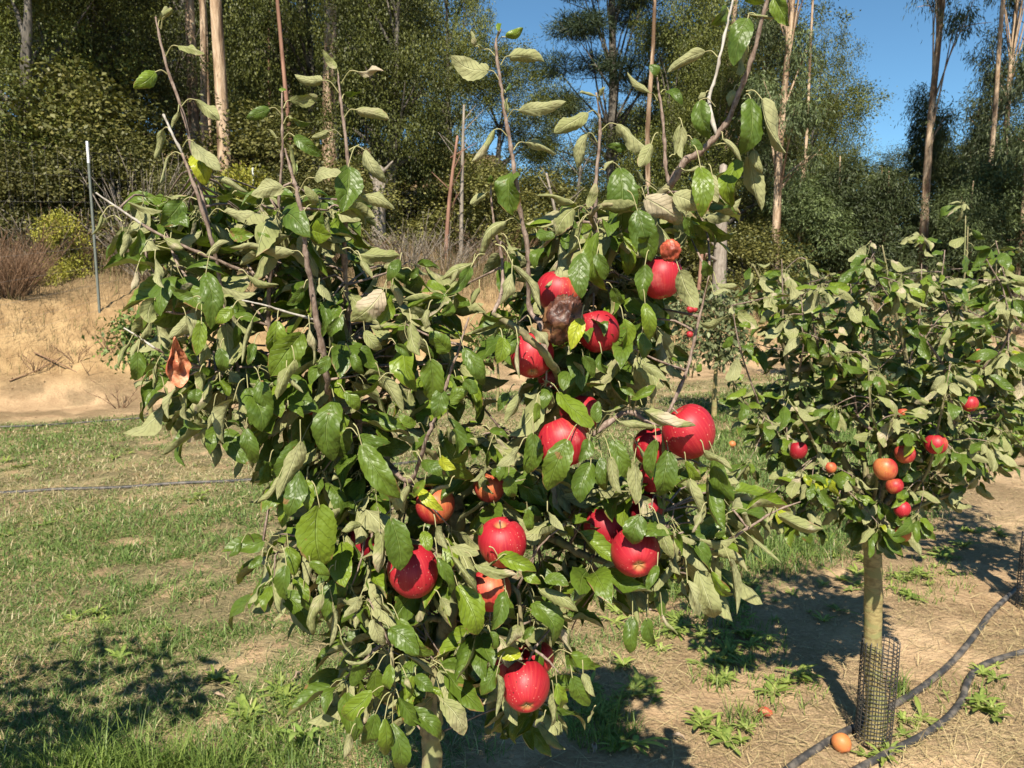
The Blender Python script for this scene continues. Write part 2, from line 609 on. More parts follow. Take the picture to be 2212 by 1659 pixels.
def leaf_quads(P, Y, Z, L, W, C, fold=0.15):
    """one folded rhombus per leaf -> verts, quads, colours"""
    Y = unit(Y)
    X = unit(np.cross(Y, Z))
    Z = np.cross(X, Y)
    L, W = L[:, None], W[:, None]
    V = np.stack([P, P + Y * L * 0.45 + X * W * 0.5 + Z * W * fold, P + Y * L - Z * L * 0.12, P + Y * L * 0.45 - X * W * 0.5 + Z * W * fold], 1)
    n = len(P)
    F = np.arange(n * 4).reshape(n, 4)
    return V.reshape(-1, 3), F, np.repeat(C, 4, axis=0)


def crown_mesh(name, lobes, nclus, per, spread, L, W, c0, c1, r, droop=0.0, shell=0.55, mat=None):
    lob = np.array([np.r_[c, q] for c, q in lobes], float)
    vol = lob[:, 3] * lob[:, 4] * lob[:, 5]
    which = r.choice(len(lob), nclus, p=vol ** 0.75 / np.sum(vol ** 0.75))
    d = unit(r.normal(size=(nclus, 3)))
    rad = shell + (1 - shell) * r.random(nclus) ** 0.5
    rad *= 1 + 0.18 * r.normal(size=nclus)
    cen = lob[which, :3] + d * rad[:, None] * lob[which, 3:]
    sz = spread * r.uniform(0.6, 1.4, nclus)
    ctone = r.random(nclus)
    idx = np.repeat(np.arange(nclus), per)
    n = len(idx)
    off = r.normal(size=(n, 3)) * sz[idx][:, None]
    off[:, 2] *= 0.6
    if droop:
        off[:, 2] -= np.abs(r.normal(size=n)) * droop * sz[idx] * 2
    P = cen[idx] + off
    out = unit(off + d[idx] * spread * 0.8)
    Y = out + r.normal(size=(n, 3)) * 0.7
    Y[:, 2] -= droop * 2.2
    Z = out * 0.5 + np.array([0, 0, 0.9]) + r.normal(size=(n, 3)) * 0.6
    t = np.clip(0.55 * ctone[idx] + 0.45 * r.random(n), 0, 1)[:, None]
    C = np.array(c0) * (1 - t) + np.array(c1) * t
    C = C * r.uniform(0.7, 1.25, (n, 1))
    V, F, C = leaf_quads(P, Y, Z, L * r.uniform(0.65, 1.3, n), W * r.uniform(0.7, 1.3, n), C)
    return mesh_np(name, V, F, [mat or M_FOL], colr=C)


def limb_mesh(name, H, r0, tips, mat, lean=(0, 0), sides=7, fork=0.35, seed=0, thin=0.28):
    rr = random.Random(seed)
    mb = MB()
    top = Vector((lean[0], lean[1], H))
    pts, rad = [], []
    for k in range(7):
        t = k / 6
        pts.append(Vector((lean[0] * t + rr.uniform(-1, 1) * 0.012 * H * (0 < k), lean[1] * t + rr.uniform(-1, 1) * 0.012 * H * (0 < k), H * t - (0.3 if k == 0 else 0))))
        rad.append(r0 * (1.25 if k == 0 else 1 - 0.8 * t))
    mb.tube(pts, rad, sides, 3)
    for c in tips:
        c = Vector(c)
        f = min(0.92, max(fork, (c.z / H) * 0.72 + rr.uniform(-0.08, 0.04)))
        i = f * 6
        k = min(5, int(i))
        b = pts[k].lerp(pts[k + 1], i - k)
        m1 = b.lerp(c, 0.5) + Vector((rr.uniform(-.1, .1), rr.uniform(-.1, .1), rr.uniform(-.05, .2))) * (c - b).length * 0.5
        r1 = r0 * (1 - 0.8 * f) * thin * 2
        mb.tube([b, m1, c], [r1, r1 * 0.6, r1 * 0.2], 5, 3)
        for q in range(2):
            e = c + Vector((rr.uniform(-1, 1), rr.uniform(-1, 1), rr.uniform(-.6, .8))) * (c - b).length * 0.35
            s = m1.lerp(c, rr.uniform(0.1, 0.8))
            mb.tube([s, s.lerp(e, 0.5) + Vector((0, 0, rr.uniform(-.1, .1))), e], [r1 * 0.4, r1 * 0.25, r1 * 0.1], 4, 2)
    return mb.mesh(name, [mat])


def rlobes(r, n, R, z0, z1, rl):
    """lobes spread over a dome between z0 and z1"""
    L = []
    for i in range(n):
        t = r.random()
        z = z0 + (z1 - z0) * t
        rad = R * math.sqrt(max(0.05, 1 - (2 * t - 0.85) ** 2 * 0.8)) * r.uniform(0.35, 0.85)
        a = i * 2.4 + r.uniform(-.5, .5)
        q = rl * r.uniform(0.7, 1.25)
        L.append(((rad * math.cos(a), rad * math.sin(a), z), (q, q, q * 0.75)))
    return L


# tree kinds: (trunk mesh, crown mesh)
KIND = {}


def make_kinds():
    r = np.random.default_rng(3)
    oc0, oc1 = (0.026, 0.037, 0.007), (0.135, 0.145, 0.028)
    for i in range(3):
        lb = rlobes(r, 17, 2.6, 1.2, 7.0, 1.15)
        KIND['oak%d' % i] = (limb_mesh('oak_trunk', 4.3, 0.24, [c for c, q in lb], M_OAKBARK, (r.uniform(-.5, .5), r.uniform(-.4, .4)), seed=i),
                             crown_mesh('oak_crown', lb, 500, 130, 0.22, 0.066, 0.042, oc0, oc1, r, shell=0.6), 7.8)
    ec0, ec1 = (0.030, 0.046, 0.018), (0.125, 0.155, 0.060)
    for i in range(3):
        # eucalyptus: tall pale stem, loose drooping sprays
        lb = rlobes(r, 22, 2.0, 3.5, 12.0, 0.75)
        KIND['euc%d' % i] = (limb_mesh('eucalyptus_trunk', 12.5, 0.17, [c for c, q in lb], M_EUC, (r.uniform(-.5, .5), 0), fork=0.2, seed=20 + i, thin=0.2),
                             crown_mesh('eucalyptus_crown', lb, 330, 70, 0.19, 0.17, 0.034, ec0, ec1, r, droop=0.3, shell=0.3), 12.8)
    lb = rlobes(r, 12, 1.3, 4.5, 15, 0.55)
    KIND['eucsparse'] = (limb_mesh('eucalyptus_trunk', 16.5, 0.19, [c for c, q in lb], M_EUC, (0.0, 0), fork=0.2, seed=37, thin=0.18),
                         crown_mesh('eucalyptus_crown', lb, 110, 50, 0.24, 0.20, 0.034, ec0, ec1, r, droop=0.55, shell=0.35), 16)
    lb = rlobes(r, 11, 1.7, 10.5, 15, 0.9)
    KIND['euctall'] = (limb_mesh('eucalyptus_trunk', 15.5, 0.22, [c for c, q in lb], M_EUC, (0.3, 0), fork=0.6, seed=31, thin=0.18),
                       crown_mesh('eucalyptus_crown', lb, 260, 62, 0.26, 0.20, 0.034, ec0, ec1, r, droop=0.55, shell=0.35), 16)
    KIND['redtall'] = (limb_mesh('red_trunk', 15.5, 0.11, [c for c, q in lb], M_EUCRED, (1.5, 0), fork=0.6, seed=33, thin=0.18), KIND['euctall'][1], 16)
    # young eucalyptus: foliage down to the ground
    lb = rlobes(r, 15, 1.4, 0.9, 5.2, 0.8)
    KIND['eucyoung'] = (limb_mesh('sapling_trunk', 5.6, 0.08, [c for c, q in lb], M_EUC, fork=0.12, seed=35, thin=0.2),
                        crown_mesh('sapling_crown', lb, 420, 62, 0.19, 0.15, 0.034, (0.030, 0.048, 0.018), (0.125, 0.155, 0.055), r, droop=0.25, shell=0.3), 6)
    # pine: tiers of needle tufts
    lb = []
    for k in range(26):
        z = 6 + 9.5 * (k / 26)
        a = k * 2.4
        R = 2.5 * (1 - (z - 6) / 11.5) + 0.25
        lb.append(((R * math.cos(a), R * math.sin(a), z), (0.8, 0.8, 0.4)))
    KIND['pine'] = (limb_mesh('pine_trunk', 16, 0.26, [c for c, q in lb], M_OAKBARK, fork=0.3, seed=41, thin=0.16),
                    crown_mesh('pine_crown', lb, 900, 60, 0.20, 0.24, 0.026, (0.020, 0.034, 0.016), (0.055, 0.075, 0.032), r, shell=0.2), 16.5)
    # shrubs
    lb = rlobes(r, 12, 1.0, 0.25, 1.7, 0.5)
    KIND['shrub'] = (limb_mesh('shrub_stems', 1.5, 0.04, [c for c, q in lb], M_OAKBARK, fork=0.05, seed=51),
                     crown_mesh('shrub_leaves', lb, 360, 60, 0.13, 0.055, 0.033, (0.05, 0.058, 0.014), (0.165, 0.150, 0.042), r, shell=0.3), 2.0)
    lb = rlobes(r, 9, 0.8, 0.2, 1.5, 0.42)
    KIND['yellowshrub'] = (limb_mesh('shrub_stems', 1.3, 0.03, [c for c, q in lb], M_OAKBARK, fork=0.05, seed=52),
                           crown_mesh('shrub_leaves', lb, 220, 36, 0.12, 0.07, 0.035, (0.14, 0.15, 0.02), (0.30, 0.27, 0.04), r, shell=0.3), 1.8)
    # small orchard trees further off
    for i, (a, b) in enumerate((((0.05, 0.085, 0.018), (0.15, 0.20, 0.04)), ((0.055, 0.075, 0.025), (0.20, 0.215, 0.10)), ((0.022, 0.042, 0.014), (0.06, 0.085, 0.028)))):
        lb = rlobes(r, 12, 0.42, 0.85, 1.6, 0.24)
        if i == 2:
            lb = rlobes(r, 14, 0.5, 0.35, 1.6, 0.28)
        KIND['orchard%d' % i] = (limb_mesh('orchard_trunk', 1.5, 0.035, [c for c, q in lb], M_TRUNK2, fork=0.5, seed=60 + i, thin=0.22),
                                 crown_mesh('orchard_crown', lb, 200, 9, 0.09, 0.075, 0.042, a, b, r, shell=0.2, droop=0.2), 1.8)


make_kinds()


def plant(name, kind, px, d, h, label, cat='tree', group=None, rz=None, wide=1.0, parts=('trunk', 'crown'), dz=0.0):
    tr, cr, H = KIND[kind]
    o = obj(name, None, loc=onground(px, d) - Vector((0, 0, 0.05 + dz)), label=label, cat=cat, group=group)
    s = h / H
    o.scale = (s * wide, s * wide, s)
    o.rotation_euler = (0, 0, random.uniform(0, 6.28) if rz is None else rz)
    obj(parts[0], tr, o)
    obj(parts[1], cr, o)
    return o


WOOD = 'trees of the wood behind the orchard'
for i, (k, px, d, h, w, lab) in enumerate([
    ('oak0', 60, 15.5, 9.5, 0.75, 'dense sunlit oak at the far left edge above the bare bank'),
    ('oak1', 265, 19, 10.5, 0.6, 'dark oak behind the leftmost sunlit oak'),
    ('oak2', 690, 24, 13, 0.5, 'tall oak standing behind the pale eucalyptus stems'),
    ('oak1', 840, 18.5, 10, 0.58, 'rounded oak between the eucalyptus stems and the first sky gap'),
    ('oak0', 1065, 25, 6.1, 1.0, 'low oak right below the narrow sky gap'),
    ('oak2', 1225, 27, 6.2, 1.0, 'oak in front of the dark pine'),
    ('oak1', 1455, 29, 12.5, 0.52, 'tall oak to the right of the dark pine'),
    ('oak0', 1560, 27, 9.0, 0.7, 'oak left of the slender pale eucalyptus trunk'),
    ('oak2', 1755, 29, 11.0, 0.42, 'rounded oak beside the wide sky gap'),
    ('oak1', 1655, 34, 14, 0.42, 'tall dark oak behind the slender eucalyptus'),
    ('oak0', 400, 30, 15, 0.55, 'shaded oak deep behind the eucalyptus stems'),
    ('oak2', 560, 36, 17, 0.55, 'shaded oak far behind the reddish stem'),
    ('oak1', 175, 28, 16, 0.7, 'tall shaded oak behind the left edge oaks'),
    ('oak0', 975, 33, 15, 0.36, 'tall shaded oak left of the narrow sky gap'),
    ('oak2', 820, 42, 20, 0.5, 'farthest oak behind the rounded oak'),
]):
    plant('oak_tree', k, px, d, h, lab, group=WOOD, wide=w, rz=i * 1.3)
for i, (k, px, d, h, w, rz, lab) in enumerate([
    ('euctall', 497, 17.5, 17, 0.7, 0.4, 'thick eucalyptus with peeling orange bark among the oaks'),
    ('euctall', 438, 21, 17, 0.7, 3.4, 'thin pale eucalyptus stem left of the peeling trunk'),
    ('euctall', 462, 23, 17, 0.5, 2.0, 'thinnest pale stem beside the peeling trunk'),
    ('redtall', 650, 18, 16, 0.5, 2.9, 'slender reddish leaning stem right of the peeling trunk'),
    ('redtall', 582, 24, 16, 0.5, 0.3, 'second thin reddish stem in the dark gap'),
    ('euctall', 725, 22, 17, 1.0, 1.0, 'grey eucalyptus stem half hidden by the rounded oak'),
    ('euc0', 1672, 22, 13.5, 0.75, 0.5, 'slender pale eucalyptus trunk with drooping foliage left of the wide sky gap'),
    ('euc1', 1560, 31, 15, 0.75, 1.5, 'drooping eucalyptus top behind the long shoot of the apple tree'),
    ('eucsparse', 1992, 30, 20, 0.72, 2.2, 'tall bare eucalyptus stem standing against the wide sky gap'),
    ('euc2', 2140, 29, 16.5, 0.62, 0.9, 'leafy eucalyptus with two pale stems right of the sky gap'),
    ('euc1', 2255, 21, 14, 0.6, 4.0, 'dark eucalyptus at the right edge'),
    ('euctall', 470, 26, 17, 0.35, 1.2, 'faint thin stem right of the pale eucalyptus stems'),
    ('euctall', 640, 27, 17, 0.35, 4.2, 'faint thin stem behind the leaning reddish stem'),
    ('euctall', 1395, 26, 17, 0.45, 5.2, 'slim pale eucalyptus stem just right of the pine'),
    ('euctall', 1725, 27, 17, 0.3, 0.2, 'thin stem close right of the slender pale eucalyptus'),
    ('euctall', 2118, 26, 18, 0.45, 2.6, 'slim pale stem left of the leafy eucalyptus on the right'),
    ('euctall', 2195, 24, 17, 0.35, 3.6, 'thin dark stem near the right edge'),
    ('euc0', 2080, 38, 7.5, 0.9, 5.0, 'hazy eucalyptus behind the leafy one on the right'),
]):
    plant('eucalyptus_tree', k, px, d, h, lab, group=WOOD, wide=w, rz=rz)
plant('pine_tree', 'pine', 1318, 33, 16.5, 'dark pine standing against the sky beside the narrow gap', group=WOOD, wide=1.15)
for (px, d, h, w), lab in zip(((1890, 33, 5.6, 0.9), (1985, 32, 9.0, 0.5), (2075, 31, 6.2, 0.9), (2150, 25, 5.8, 1.1), (1800, 26, 5.2, 1.2), (1905, 25, 4.6, 1.0), (2220, 27, 7.5, 1.1), (2085, 24, 4.2, 1.0), (1720, 25, 4.6, 1.2)), ('bushy eucalyptus sapling at the lowest point of the wide sky gap', 'slim tall sapling in front of the bare eucalyptus stem', 'broad sapling just right of the bare eucalyptus stem', 'bushy sapling below the leafy two stemmed eucalyptus', 'bushy sapling right of the slender eucalyptus trunk', 'low spreading sapling left of the bare eucalyptus stem', 'tall bushy sapling at the right edge of the picture', 'lowest spreading sapling below the bare eucalyptus stem', 'low sapling beside the foot of the slender eucalyptus')):
    plant('eucalyptus_sapling', 'eucyoung', px, d, h, lab, group='eucalyptus saplings along the right of the wood', wide=w)
for (px, d, h, w), lab in zip(((40, 13.6, 2.0, 1.2), (260, 14.6, 2.2, 1.2), (370, 14.2, 1.7, 1.2), (480, 15.5, 1.9, 1.3), (640, 15.5, 1.8, 1.3), (760, 17, 2.0, 1.4), (180, 16, 3.4, 1.3), (1010, 19, 2.3, 1.4), (1130, 21, 2.4, 1.4), (1330, 22, 2.6, 1.4), (1430, 23, 2.4, 1.5), (1600, 22, 2.4, 1.5), (910, 21, 2.6, 1.4), (560, 18, 3.0, 1.3)),
        ('shrub above the round brown dried bush', 'shrub right of the nearest white tipped post', 'small shrub under the two long left shoots', 'shrub at the foot of the peeling eucalyptus', 'shrub below the slender reddish stem', 'shrub beside the broad grey stump', 'tall shrub behind the bright yellow green bush', 'shrub at the foot of the straight bare stem', 'shrub under the low oak by the narrow sky gap', 'shrub below the dark pine', 'shrub below the tall oak right of the pine', 'shrub beside the thick grey trunk', 'shrub in the shade under the rounded oak', 'tall shrub right behind the peeling eucalyptus')):
    plant('understorey_shrub', 'shrub', px, d, h, 'olive green ' + lab, 'shrub', 'shrubs along the foot of the wood', wide=w, parts=('stems', 'foliage'))
plant('yellow_shrub', 'yellowshrub', 138, 12.6, 1.2, 'bright yellow green bush beside the white tipped post', 'shrub', wide=0.8, parts=('stems', 'foliage'))
plant('yellow_shrub', 'yellowshrub', 540, 15.2, 1.9, 'yellowing bush in front of the peeling eucalyptus trunk', 'shrub', wide=1.0, parts=('stems', 'foliage'))

# far wood closing the view
for i, (px, d, h) in enumerate(((-60, 44, 19), (250, 50, 20), (470, 52, 22), (650, 48, 21), (1330, 46, 11), (1470, 50, 15), (1600, 48, 16), (1720, 50, 14), (1850, 52, 8.5), (1960, 50, 8.5), (2090, 52, 10), (2200, 48, 13), (2330, 40, 14))):
    side = ('behind the left edge oak', 'behind the two pale stems', 'behind the peeling eucalyptus', 'behind the reddish stem', 'behind the pine', 'right of the pine', 'behind the forked reddish stem', 'behind the slender eucalyptus', 'at the left foot of the wide sky gap', 'at the middle foot of the wide sky gap', 'at the right foot of the wide sky gap', 'behind the right edge eucalyptus', 'beyond the right edge')[i]
    plant('far_tree', ('oak0', 'oak1', 'oak2')[i % 3], px, d, h, 'distant dark tree ' + side, group='far trees closing the view', wide=1.15)

# small trees of the orchard behind
for name, k, px, d, h, w, lab in (
    ('young_tree', 'orchard0', 305, 8.8, 1.6, 0.9, 'young bright green fruit tree with pale stem beside the bare bank'),
    ('young_tree', 'orchard1', 1553, 9.0, 1.75, 1.05, 'small fruit tree with slim pale trunk between the two apple trees'),
    ('orchard_apple_tree', 'orchard1', 1415, 8.2, 1.7, 0.9, 'distant apple tree with red fruit behind the apple cluster'),
    ('orchard_apple_tree', 'orchard0', 1075, 9.5, 1.6, 0.8, 'distant apple tree glimpsed through the middle of the front tree'),
    ('citrus_tree', 'orchard2', 1925, 9.6, 1.75, 1.0, 'dark round leafy tree behind the right apple tree'),
    ('young_tree', 'orchard1', 2030, 12, 1.8, 1.0, 'far fruit tree above the right apple tree'),
    ('young_tree', 'orchard1', 1745, 12.5, 1.7, 1.0, 'far fruit tree between slim pale trunk and dark round tree'),
):
    plant(name, k, px, d, h, lab, group='small trees of the back orchard rows', wide=w)


# ------------------------------------------------------------------ thin stems, dry weeds, straw, grass
def blades(name, P, az, H, W, lean, C, mat, curl=0.35, kind='stuff', label=None, cat=None, parent=None):
    """3-triangle blades: P base points, az heading, H length, lean 0 upright .. 1 lying"""
    n = len(P)
    h = np.stack([np.cos(az), np.sin(az), np.zeros(n)], 1)
    side = np.stack([-np.sin(az), np.cos(az), np.zeros(n)], 1)
    up = np.array([0, 0, 1.0])
    a1 = lean * 1.2
    a2 = np.clip(a1 + curl * (0.5 + lean), 0, 1.62)
    d1 = h * np.sin(a1)[:, None] + up * np.cos(a1)[:, None]
    d2 = h * np.sin(a2)[:, None] + up * np.cos(a2)[:, None]
    H, W = H[:, None], W[:, None]
    m = P + d1 * H * 0.55
    t = m + d2 * H * 0.5
    V = np.stack([P - side * W * 0.5, P + side * W * 0.5, m + side * W * 0.42, m - side * W * 0.42, t], 1).reshape(-1, 3)
    b = np.arange(n)[:, None] * 5
    F = np.concatenate([b + np.array([0, 1, 2]), b + np.array([0, 2, 3]), b + np.array([3, 2, 4])], 0)
    return obj(name, mesh_np(name, V, F, [mat], colr=np.repeat(C, 5, axis=0), smooth=False), parent=parent, kind=kind, label=label, cat=cat)


def mixc(c0, c1, t):
    t = np.asarray(t)[:, None]
    return np.array(c0) * (1 - t) + np.array(c1) * t


def patch(x, y, f, seed):
    r = np.random.default_rng(seed)
    k = r.normal(size=(9, 2)) * f
    p = r.uniform(0, 6.28, 9)
    v = 0
    for i in range(9):
        v = v + np.sin(x * k[i, 0] + y * k[i, 1] + p[i])
    return v / 3.0


def sample_ground(n, d0, d1, power, r, margin=0.25):
    """points in front of the camera, denser near it (density ~ d^-power)"""
    e = 2 - power
    u = r.random(n)
    d = (d0 ** e + u * (d1 ** e - d0 ** e)) ** (1 / e)
    x = r.uniform(-1, 1, n) * (0.69 + margin / d) * d
    return x, d


def grass_amount(x, y):
    rd = rowdist(x, y)
    a = sstep(0.65, 1.25, rd + 0.28 * patch(x, y, 2.2, 1))
    a = np.maximum(a, sstep(-1.0, -1.8, rd))
    row2 = np.exp(-((rd - 5.6) / 0.75) ** 2)
    a = a * (1 - 0.6 * row2)
    toe = (y - (9.5 + 0.42 * (x + 6)))
    a = a * sstep(-0.5, -1.3, toe + 0.3 * patch(x, y, 1.2, 2)) 
    a = a * (0.10 + 0.90 * sstep(-0.95, -0.45, patch(x, y, 3.0, 3) + 0.55 * patch(x, y, 10, 4) + 0.25 * patch(x, y, 26, 5)))
    return np.clip(a, 0, 1)


def build_grass():
    r = np.random.default_rng(21)
    n = 470000
    x, y = sample_ground(n, 2.2, 16, 1.45, r)
    a = grass_amount(x, y)
    k = r.random(n) < a
    x, y, a = x[k], y[k], a[k]
    n = len(x)
    z = G(x, y) - 0.004
    lush = sstep(-0.2, 0.8, patch(x, y, 1.8, 6))
    right = sstep(0.2, 1.0, x / y * 2.2) * sstep(3.4, 4.4, y)
    dry = r.random(n) < np.clip(0.17 - 0.16 * lush - 0.2 * right + 0.4 * np.exp(-((rowdist(x, y) - 5.6) / 1.0) ** 2), 0.06, 0.9)
    nearl = sstep(2.95, 2.5, y) * sstep(0.3, -0.2, x)
    H = r.uniform(0.025, 0.065, n) * (1 + 0.7 * lush * r.random(n) + 0.6 * right) * (1 + 0.8 * nearl * r.random(n))
    W = r.uniform(0.0022, 0.0050, n) * (1 + np.clip(y - 3, 0, 20) * 0.24)
    lean = np.clip(0.25 + r.beta(2.2, 1.7, n) * 1.0 - 0.25 * right - 0.1 * nearl, 0.05, 1.25)
    C = mixc((0.052, 0.105, 0.020), (0.185, 0.250, 0.072), r.random(n))
    D = mixc((0.26, 0.22, 0.12), (0.50, 0.43, 0.26), r.random(n))
    C = np.where(dry[:, None], D, C) * r.uniform(0.75, 1.2, (n, 1))
    blades('grass', np.stack([x, y, z], 1), r.uniform(0, 6.28, n), H, W, lean, C, M_GRASS)
    # straw lying over bare soil
    n = 95000
    x, y = sample_ground(n, 2.2, 13, 1.6, r)
    rd = rowdist(x, y)
    pr = (0.25 + 0.5 * sstep(-0.2, 0.6, patch(x, y, 2.6, 8))) * (1 - 0.75 * grass_amount(x, y)) + 0.5 * np.exp(-((rd - 5.6) / 0.8) ** 2)
    pr *= sstep(-0.2, -0.9, y - (9.5 + 0.42 * (x + 6)))
    k = r.random(n) < pr
    x, y = x[k], y[k]
    n = len(x)
    C = mixc((0.30, 0.22, 0.10), (0.62, 0.50, 0.27), r.random(n)) * r.uniform(0.6, 1.1, (n, 1))
    blades('straw', np.stack([x, y, G(x, y) + 0.004 + 0.012 * r.random(n)], 1), r.uniform(0, 6.28, n), r.uniform(0.04, 0.13, n),
           r.uniform(0.0012, 0.0026, n) * (1 + np.clip(y - 3, 0, 20) * 0.14), r.uniform(1.12, 1.32, n), C, M_DRY, curl=0.05)
    # dry weeds on top of the bank
    n = 150000
    x, y = sample_ground(n, 9.0, 28, 1.5, r)
    toe = (y - (9.5 + 0.42 * (x + 6))) * 0.92
    pr = sstep(0.3, 1.5, toe + 0.5 * patch(x, y, 1.1, 12)) * (0.25 + 0.75 * sstep(-0.6, 0.4, patch(x, y, 1.7, 13)))
    pr = np.maximum(pr, 0.10 * sstep(0.0, 0.4, toe) * sstep(0.2, 0.8, patch(x, y, 1.5, 14)))
    k = r.random(n) < pr
    x, y, toe = x[k], y[k], toe[k]
    n = len(x)
    tall = sstep(1.5, 3.5, toe)
    C = mixc((0.13, 0.085, 0.048), (0.42, 0.31, 0.175), r.random(n)) * r.uniform(0.6, 1.15, (n, 1))
    g = r.random(n) < 0.12
    C[g] = np.array((0.10, 0.12, 0.035))
    blades('dry_weeds', np.stack([x, y, G(x, y)], 1), r.uniform(0, 6.28, n), r.uniform(0.12, 0.42, n) * (0.55 + 1.1 * tall),
           r.uniform(0.003, 0.007, n) * (y / 12), r.beta(1.6, 2.6, n) * 1.1, C, M_DRY, curl=0.3)


build_grass()


# ------------------------------------------------------------------ woody dry plants on and above the bank
def twig_bush(r, n, H, spread, w0):
    mb = MB()
    for i in range(n):
        a = r.uniform(0, 6.28)
        l = H * r.uniform(0.6, 1.1)
        o = Vector((math.cos(a), math.sin(a), 0)) * spread * r.uniform(0.2, 1) * l
        b = Vector((math.cos(a), math.sin(a), 0)) * 0.06 * H
        e = b + o + Vector((0, 0, l * r.uniform(0.55, 1)))
        m = b.lerp(e, 0.5) + Vector((r.uniform(-1, 1), r.uniform(-1, 1), r.uniform(-.5, 1))) * 0.08 * l
        mb.tube([b, m, e], [w0, w0 * 0.7, w0 * 0.25], 3, 2)
        for q in range(3):
            s = m.lerp(e, r.uniform(0, 0.8))
            t = s + (e - b) * r.uniform(0.15, 0.35) + Vector((r.uniform(-1, 1), r.uniform(-1, 1), r.uniform(-.4, .8))) * 0.16 * l
            mb.tube([s, t], [w0 * 0.5, w0 * 0.15], 3, 1)
    return mb


M_DRYBROWN = bark('dry_brown_stem', (0.15, 0.085, 0.05), (0.27, 0.17, 0.10), 20)
M_DEADGREY = bark('dead_grey_wood', (0.17, 0.14, 0.11), (0.33, 0.28, 0.23), 20)
rr = random.Random(8)
o = obj('dry_bush', twig_bush(rr, 330, 1.0, 0.75, 0.006).mesh('dry_bush', [M_DRYBROWN]), loc=onground(18, 11.2) - Vector((0, 0, .1)), label='round brown dried bush at the left edge on top of the bank', cat='bush')
o = obj('dead_brush', twig_bush(rr, 42, 1.3, 1.1, 0.012).mesh('dead_brush', [M_DEADGREY]), loc=onground(880, 15.5) - Vector((0, 0, .1)), label='grey leafless brush spreading below the rounded oak', cat='bush')
o = obj('dead_brush', twig_bush(rr, 30, 2.0, 0.7, 0.014).mesh('dead_brush', [M_DEADGREY]), loc=onground(300, 13.6) - Vector((0, 0, .1)), label='bare grey brush right of the white tipped post', cat='bush')
br = [twig_bush(rr, 60, 1.8, 0.8, 0.009).mesh('bramble', [M_DRYBROWN]), twig_bush(rr, 60, 2.1, 0.7, 0.009).mesh('bramble', [M_DEADGREY])]
for k, (px, d, h, lab) in enumerate(((30, 12.3, 1.0, 'behind the round brown dried bush'), (110, 13.0, 0.9, 'left of the bright yellow green bush'), (215, 13.2, 0.8, 'around the nearest white tipped post'), (330, 12.9, 0.9, 'under the leftmost shoots of the front tree'), (430, 13.6, 1.0, 'in front of the two thin pale stems'), (610, 14.2, 0.9, 'below the slender reddish stem'), (720, 14.8, 0.9, 'left of the broad grey stump'), (960, 15.5, 0.9, 'right of the grey leafless brush'), (1100, 17, 1.0, 'below the low oak'), (1330, 19, 1.0, 'below the pine'), (1650, 19, 1.0, 'at the foot of the slender eucalyptus'), (1830, 20, 1.0, 'below the wide sky gap'), (2050, 20, 1.0, 'above the right apple tree'), (2190, 19, 1.0, 'at the right edge of the wood'))):
    o = obj('dry_bramble', br[k % 2], loc=onground(px, d) - Vector((0, 0, .1)), label='tangle of dry brown stems ' + lab, cat='bush', group='dry tangles at the foot of the wood')
    o.scale = (1.1 * h, 1.0 * h, h * 0.62)
    o.rotation_euler.z = k * 1.7
tw = twig_bush(rr, 9, 0.38, 0.8, 0.006).mesh('dry_twig_plant', [M_DRYBROWN])
for px, d in ((60, 10.3), (150, 10.5), (240, 9.75), (225, 10.6), (330, 10.6), (420, 10.9)):
    o = obj('dry_twig_plant', tw, loc=onground(px, d) - Vector((0, 0, .03)), label='small withered brown weed on the bare sandy bank', cat='weed', group='withered weeds on the bank')
    o.rotation_euler.z = rr.uniform(0, 6)
    o.scale = (1.2, 1.2, rr.uniform(0.7, 1.3))
for k, (px0, d0, px1, d1, lab) in enumerate(((0, 9.9, 120, 10.5, 'long dead stick lying up the bare bank at the left edge'), (60, 10.45, 190, 10.2, 'dead stick lying across the upper part of the bare bank'))):
    a, b = onground(px0, d0), onground(px1, d1)
    mb = MB()
    mid = a.lerp(b, 0.5)
    mid.z = gz(mid.x, mid.y) + 0.06
    up = Vector((0, 0, 0.03))
    mb.tube([a + up, mid, b + up], [0.012, 0.009, 0.004], 5, 4)
    for q in range(5):
        s = a.lerp(b, rr.uniform(0.2, 0.9))
        s.z = gz(s.x, s.y) + 0.05
        mb.tube([s, s + Vector((rr.uniform(-.2, .2), rr.uniform(-.05, .2), rr.uniform(0.05, .2)))], [0.005, 0.002], 4, 1)
    obj('dead_stick', mb.mesh('dead_stick', [M_DRYBROWN]), label=lab, cat='stick')

# saplings and bare stems in the left wood edge
for px, d, h, lean, lab in ((995, 17, 3.4, 0.1, 'straight bare stem left of the narrow sky gap foot'), (1225, 18, 2.6, -0.5, 'pale dead sapling below the low oak'), (960, 16.5, 2.6, 0.3, 'leaning brown stump stem under the rounded oak'), (1505, 18, 3.2, 0.25, 'reddish forked stem left of the grey trunk'), (1553, 19, 3.6, 0.0, 'thick grey trunk below the slender eucalyptus'), (815, 16.5, 1.9, 0.1, 'broad grey stump at the foot of the wood')):
    mb = MB()
    th = 0.2 if 'thick' in lab or 'broad' in lab else 0.05
    mb.tube([(0, 0, -0.2), (lean * 0.4, 0, h * 0.5), (lean, 0, h)], [th, th * 0.8, th * 0.45], 7, 4)
    for q in range(6):
        s = Vector((lean * 0.5, 0, h * rr.uniform(0.35, 0.9)))
        mb.tube([s, s + Vector((rr.uniform(-.6, .6), rr.uniform(-.4, .2), rr.uniform(.2, .8)))], [th * 0.3, th * 0.08], 5, 2)
    obj('bare_stem', mb.mesh('bare_stem', [M_EUCRED if 'red' in lab or 'brown' in lab else M_DEADGREY]), loc=onground(px, d), label=lab, cat='tree stem')


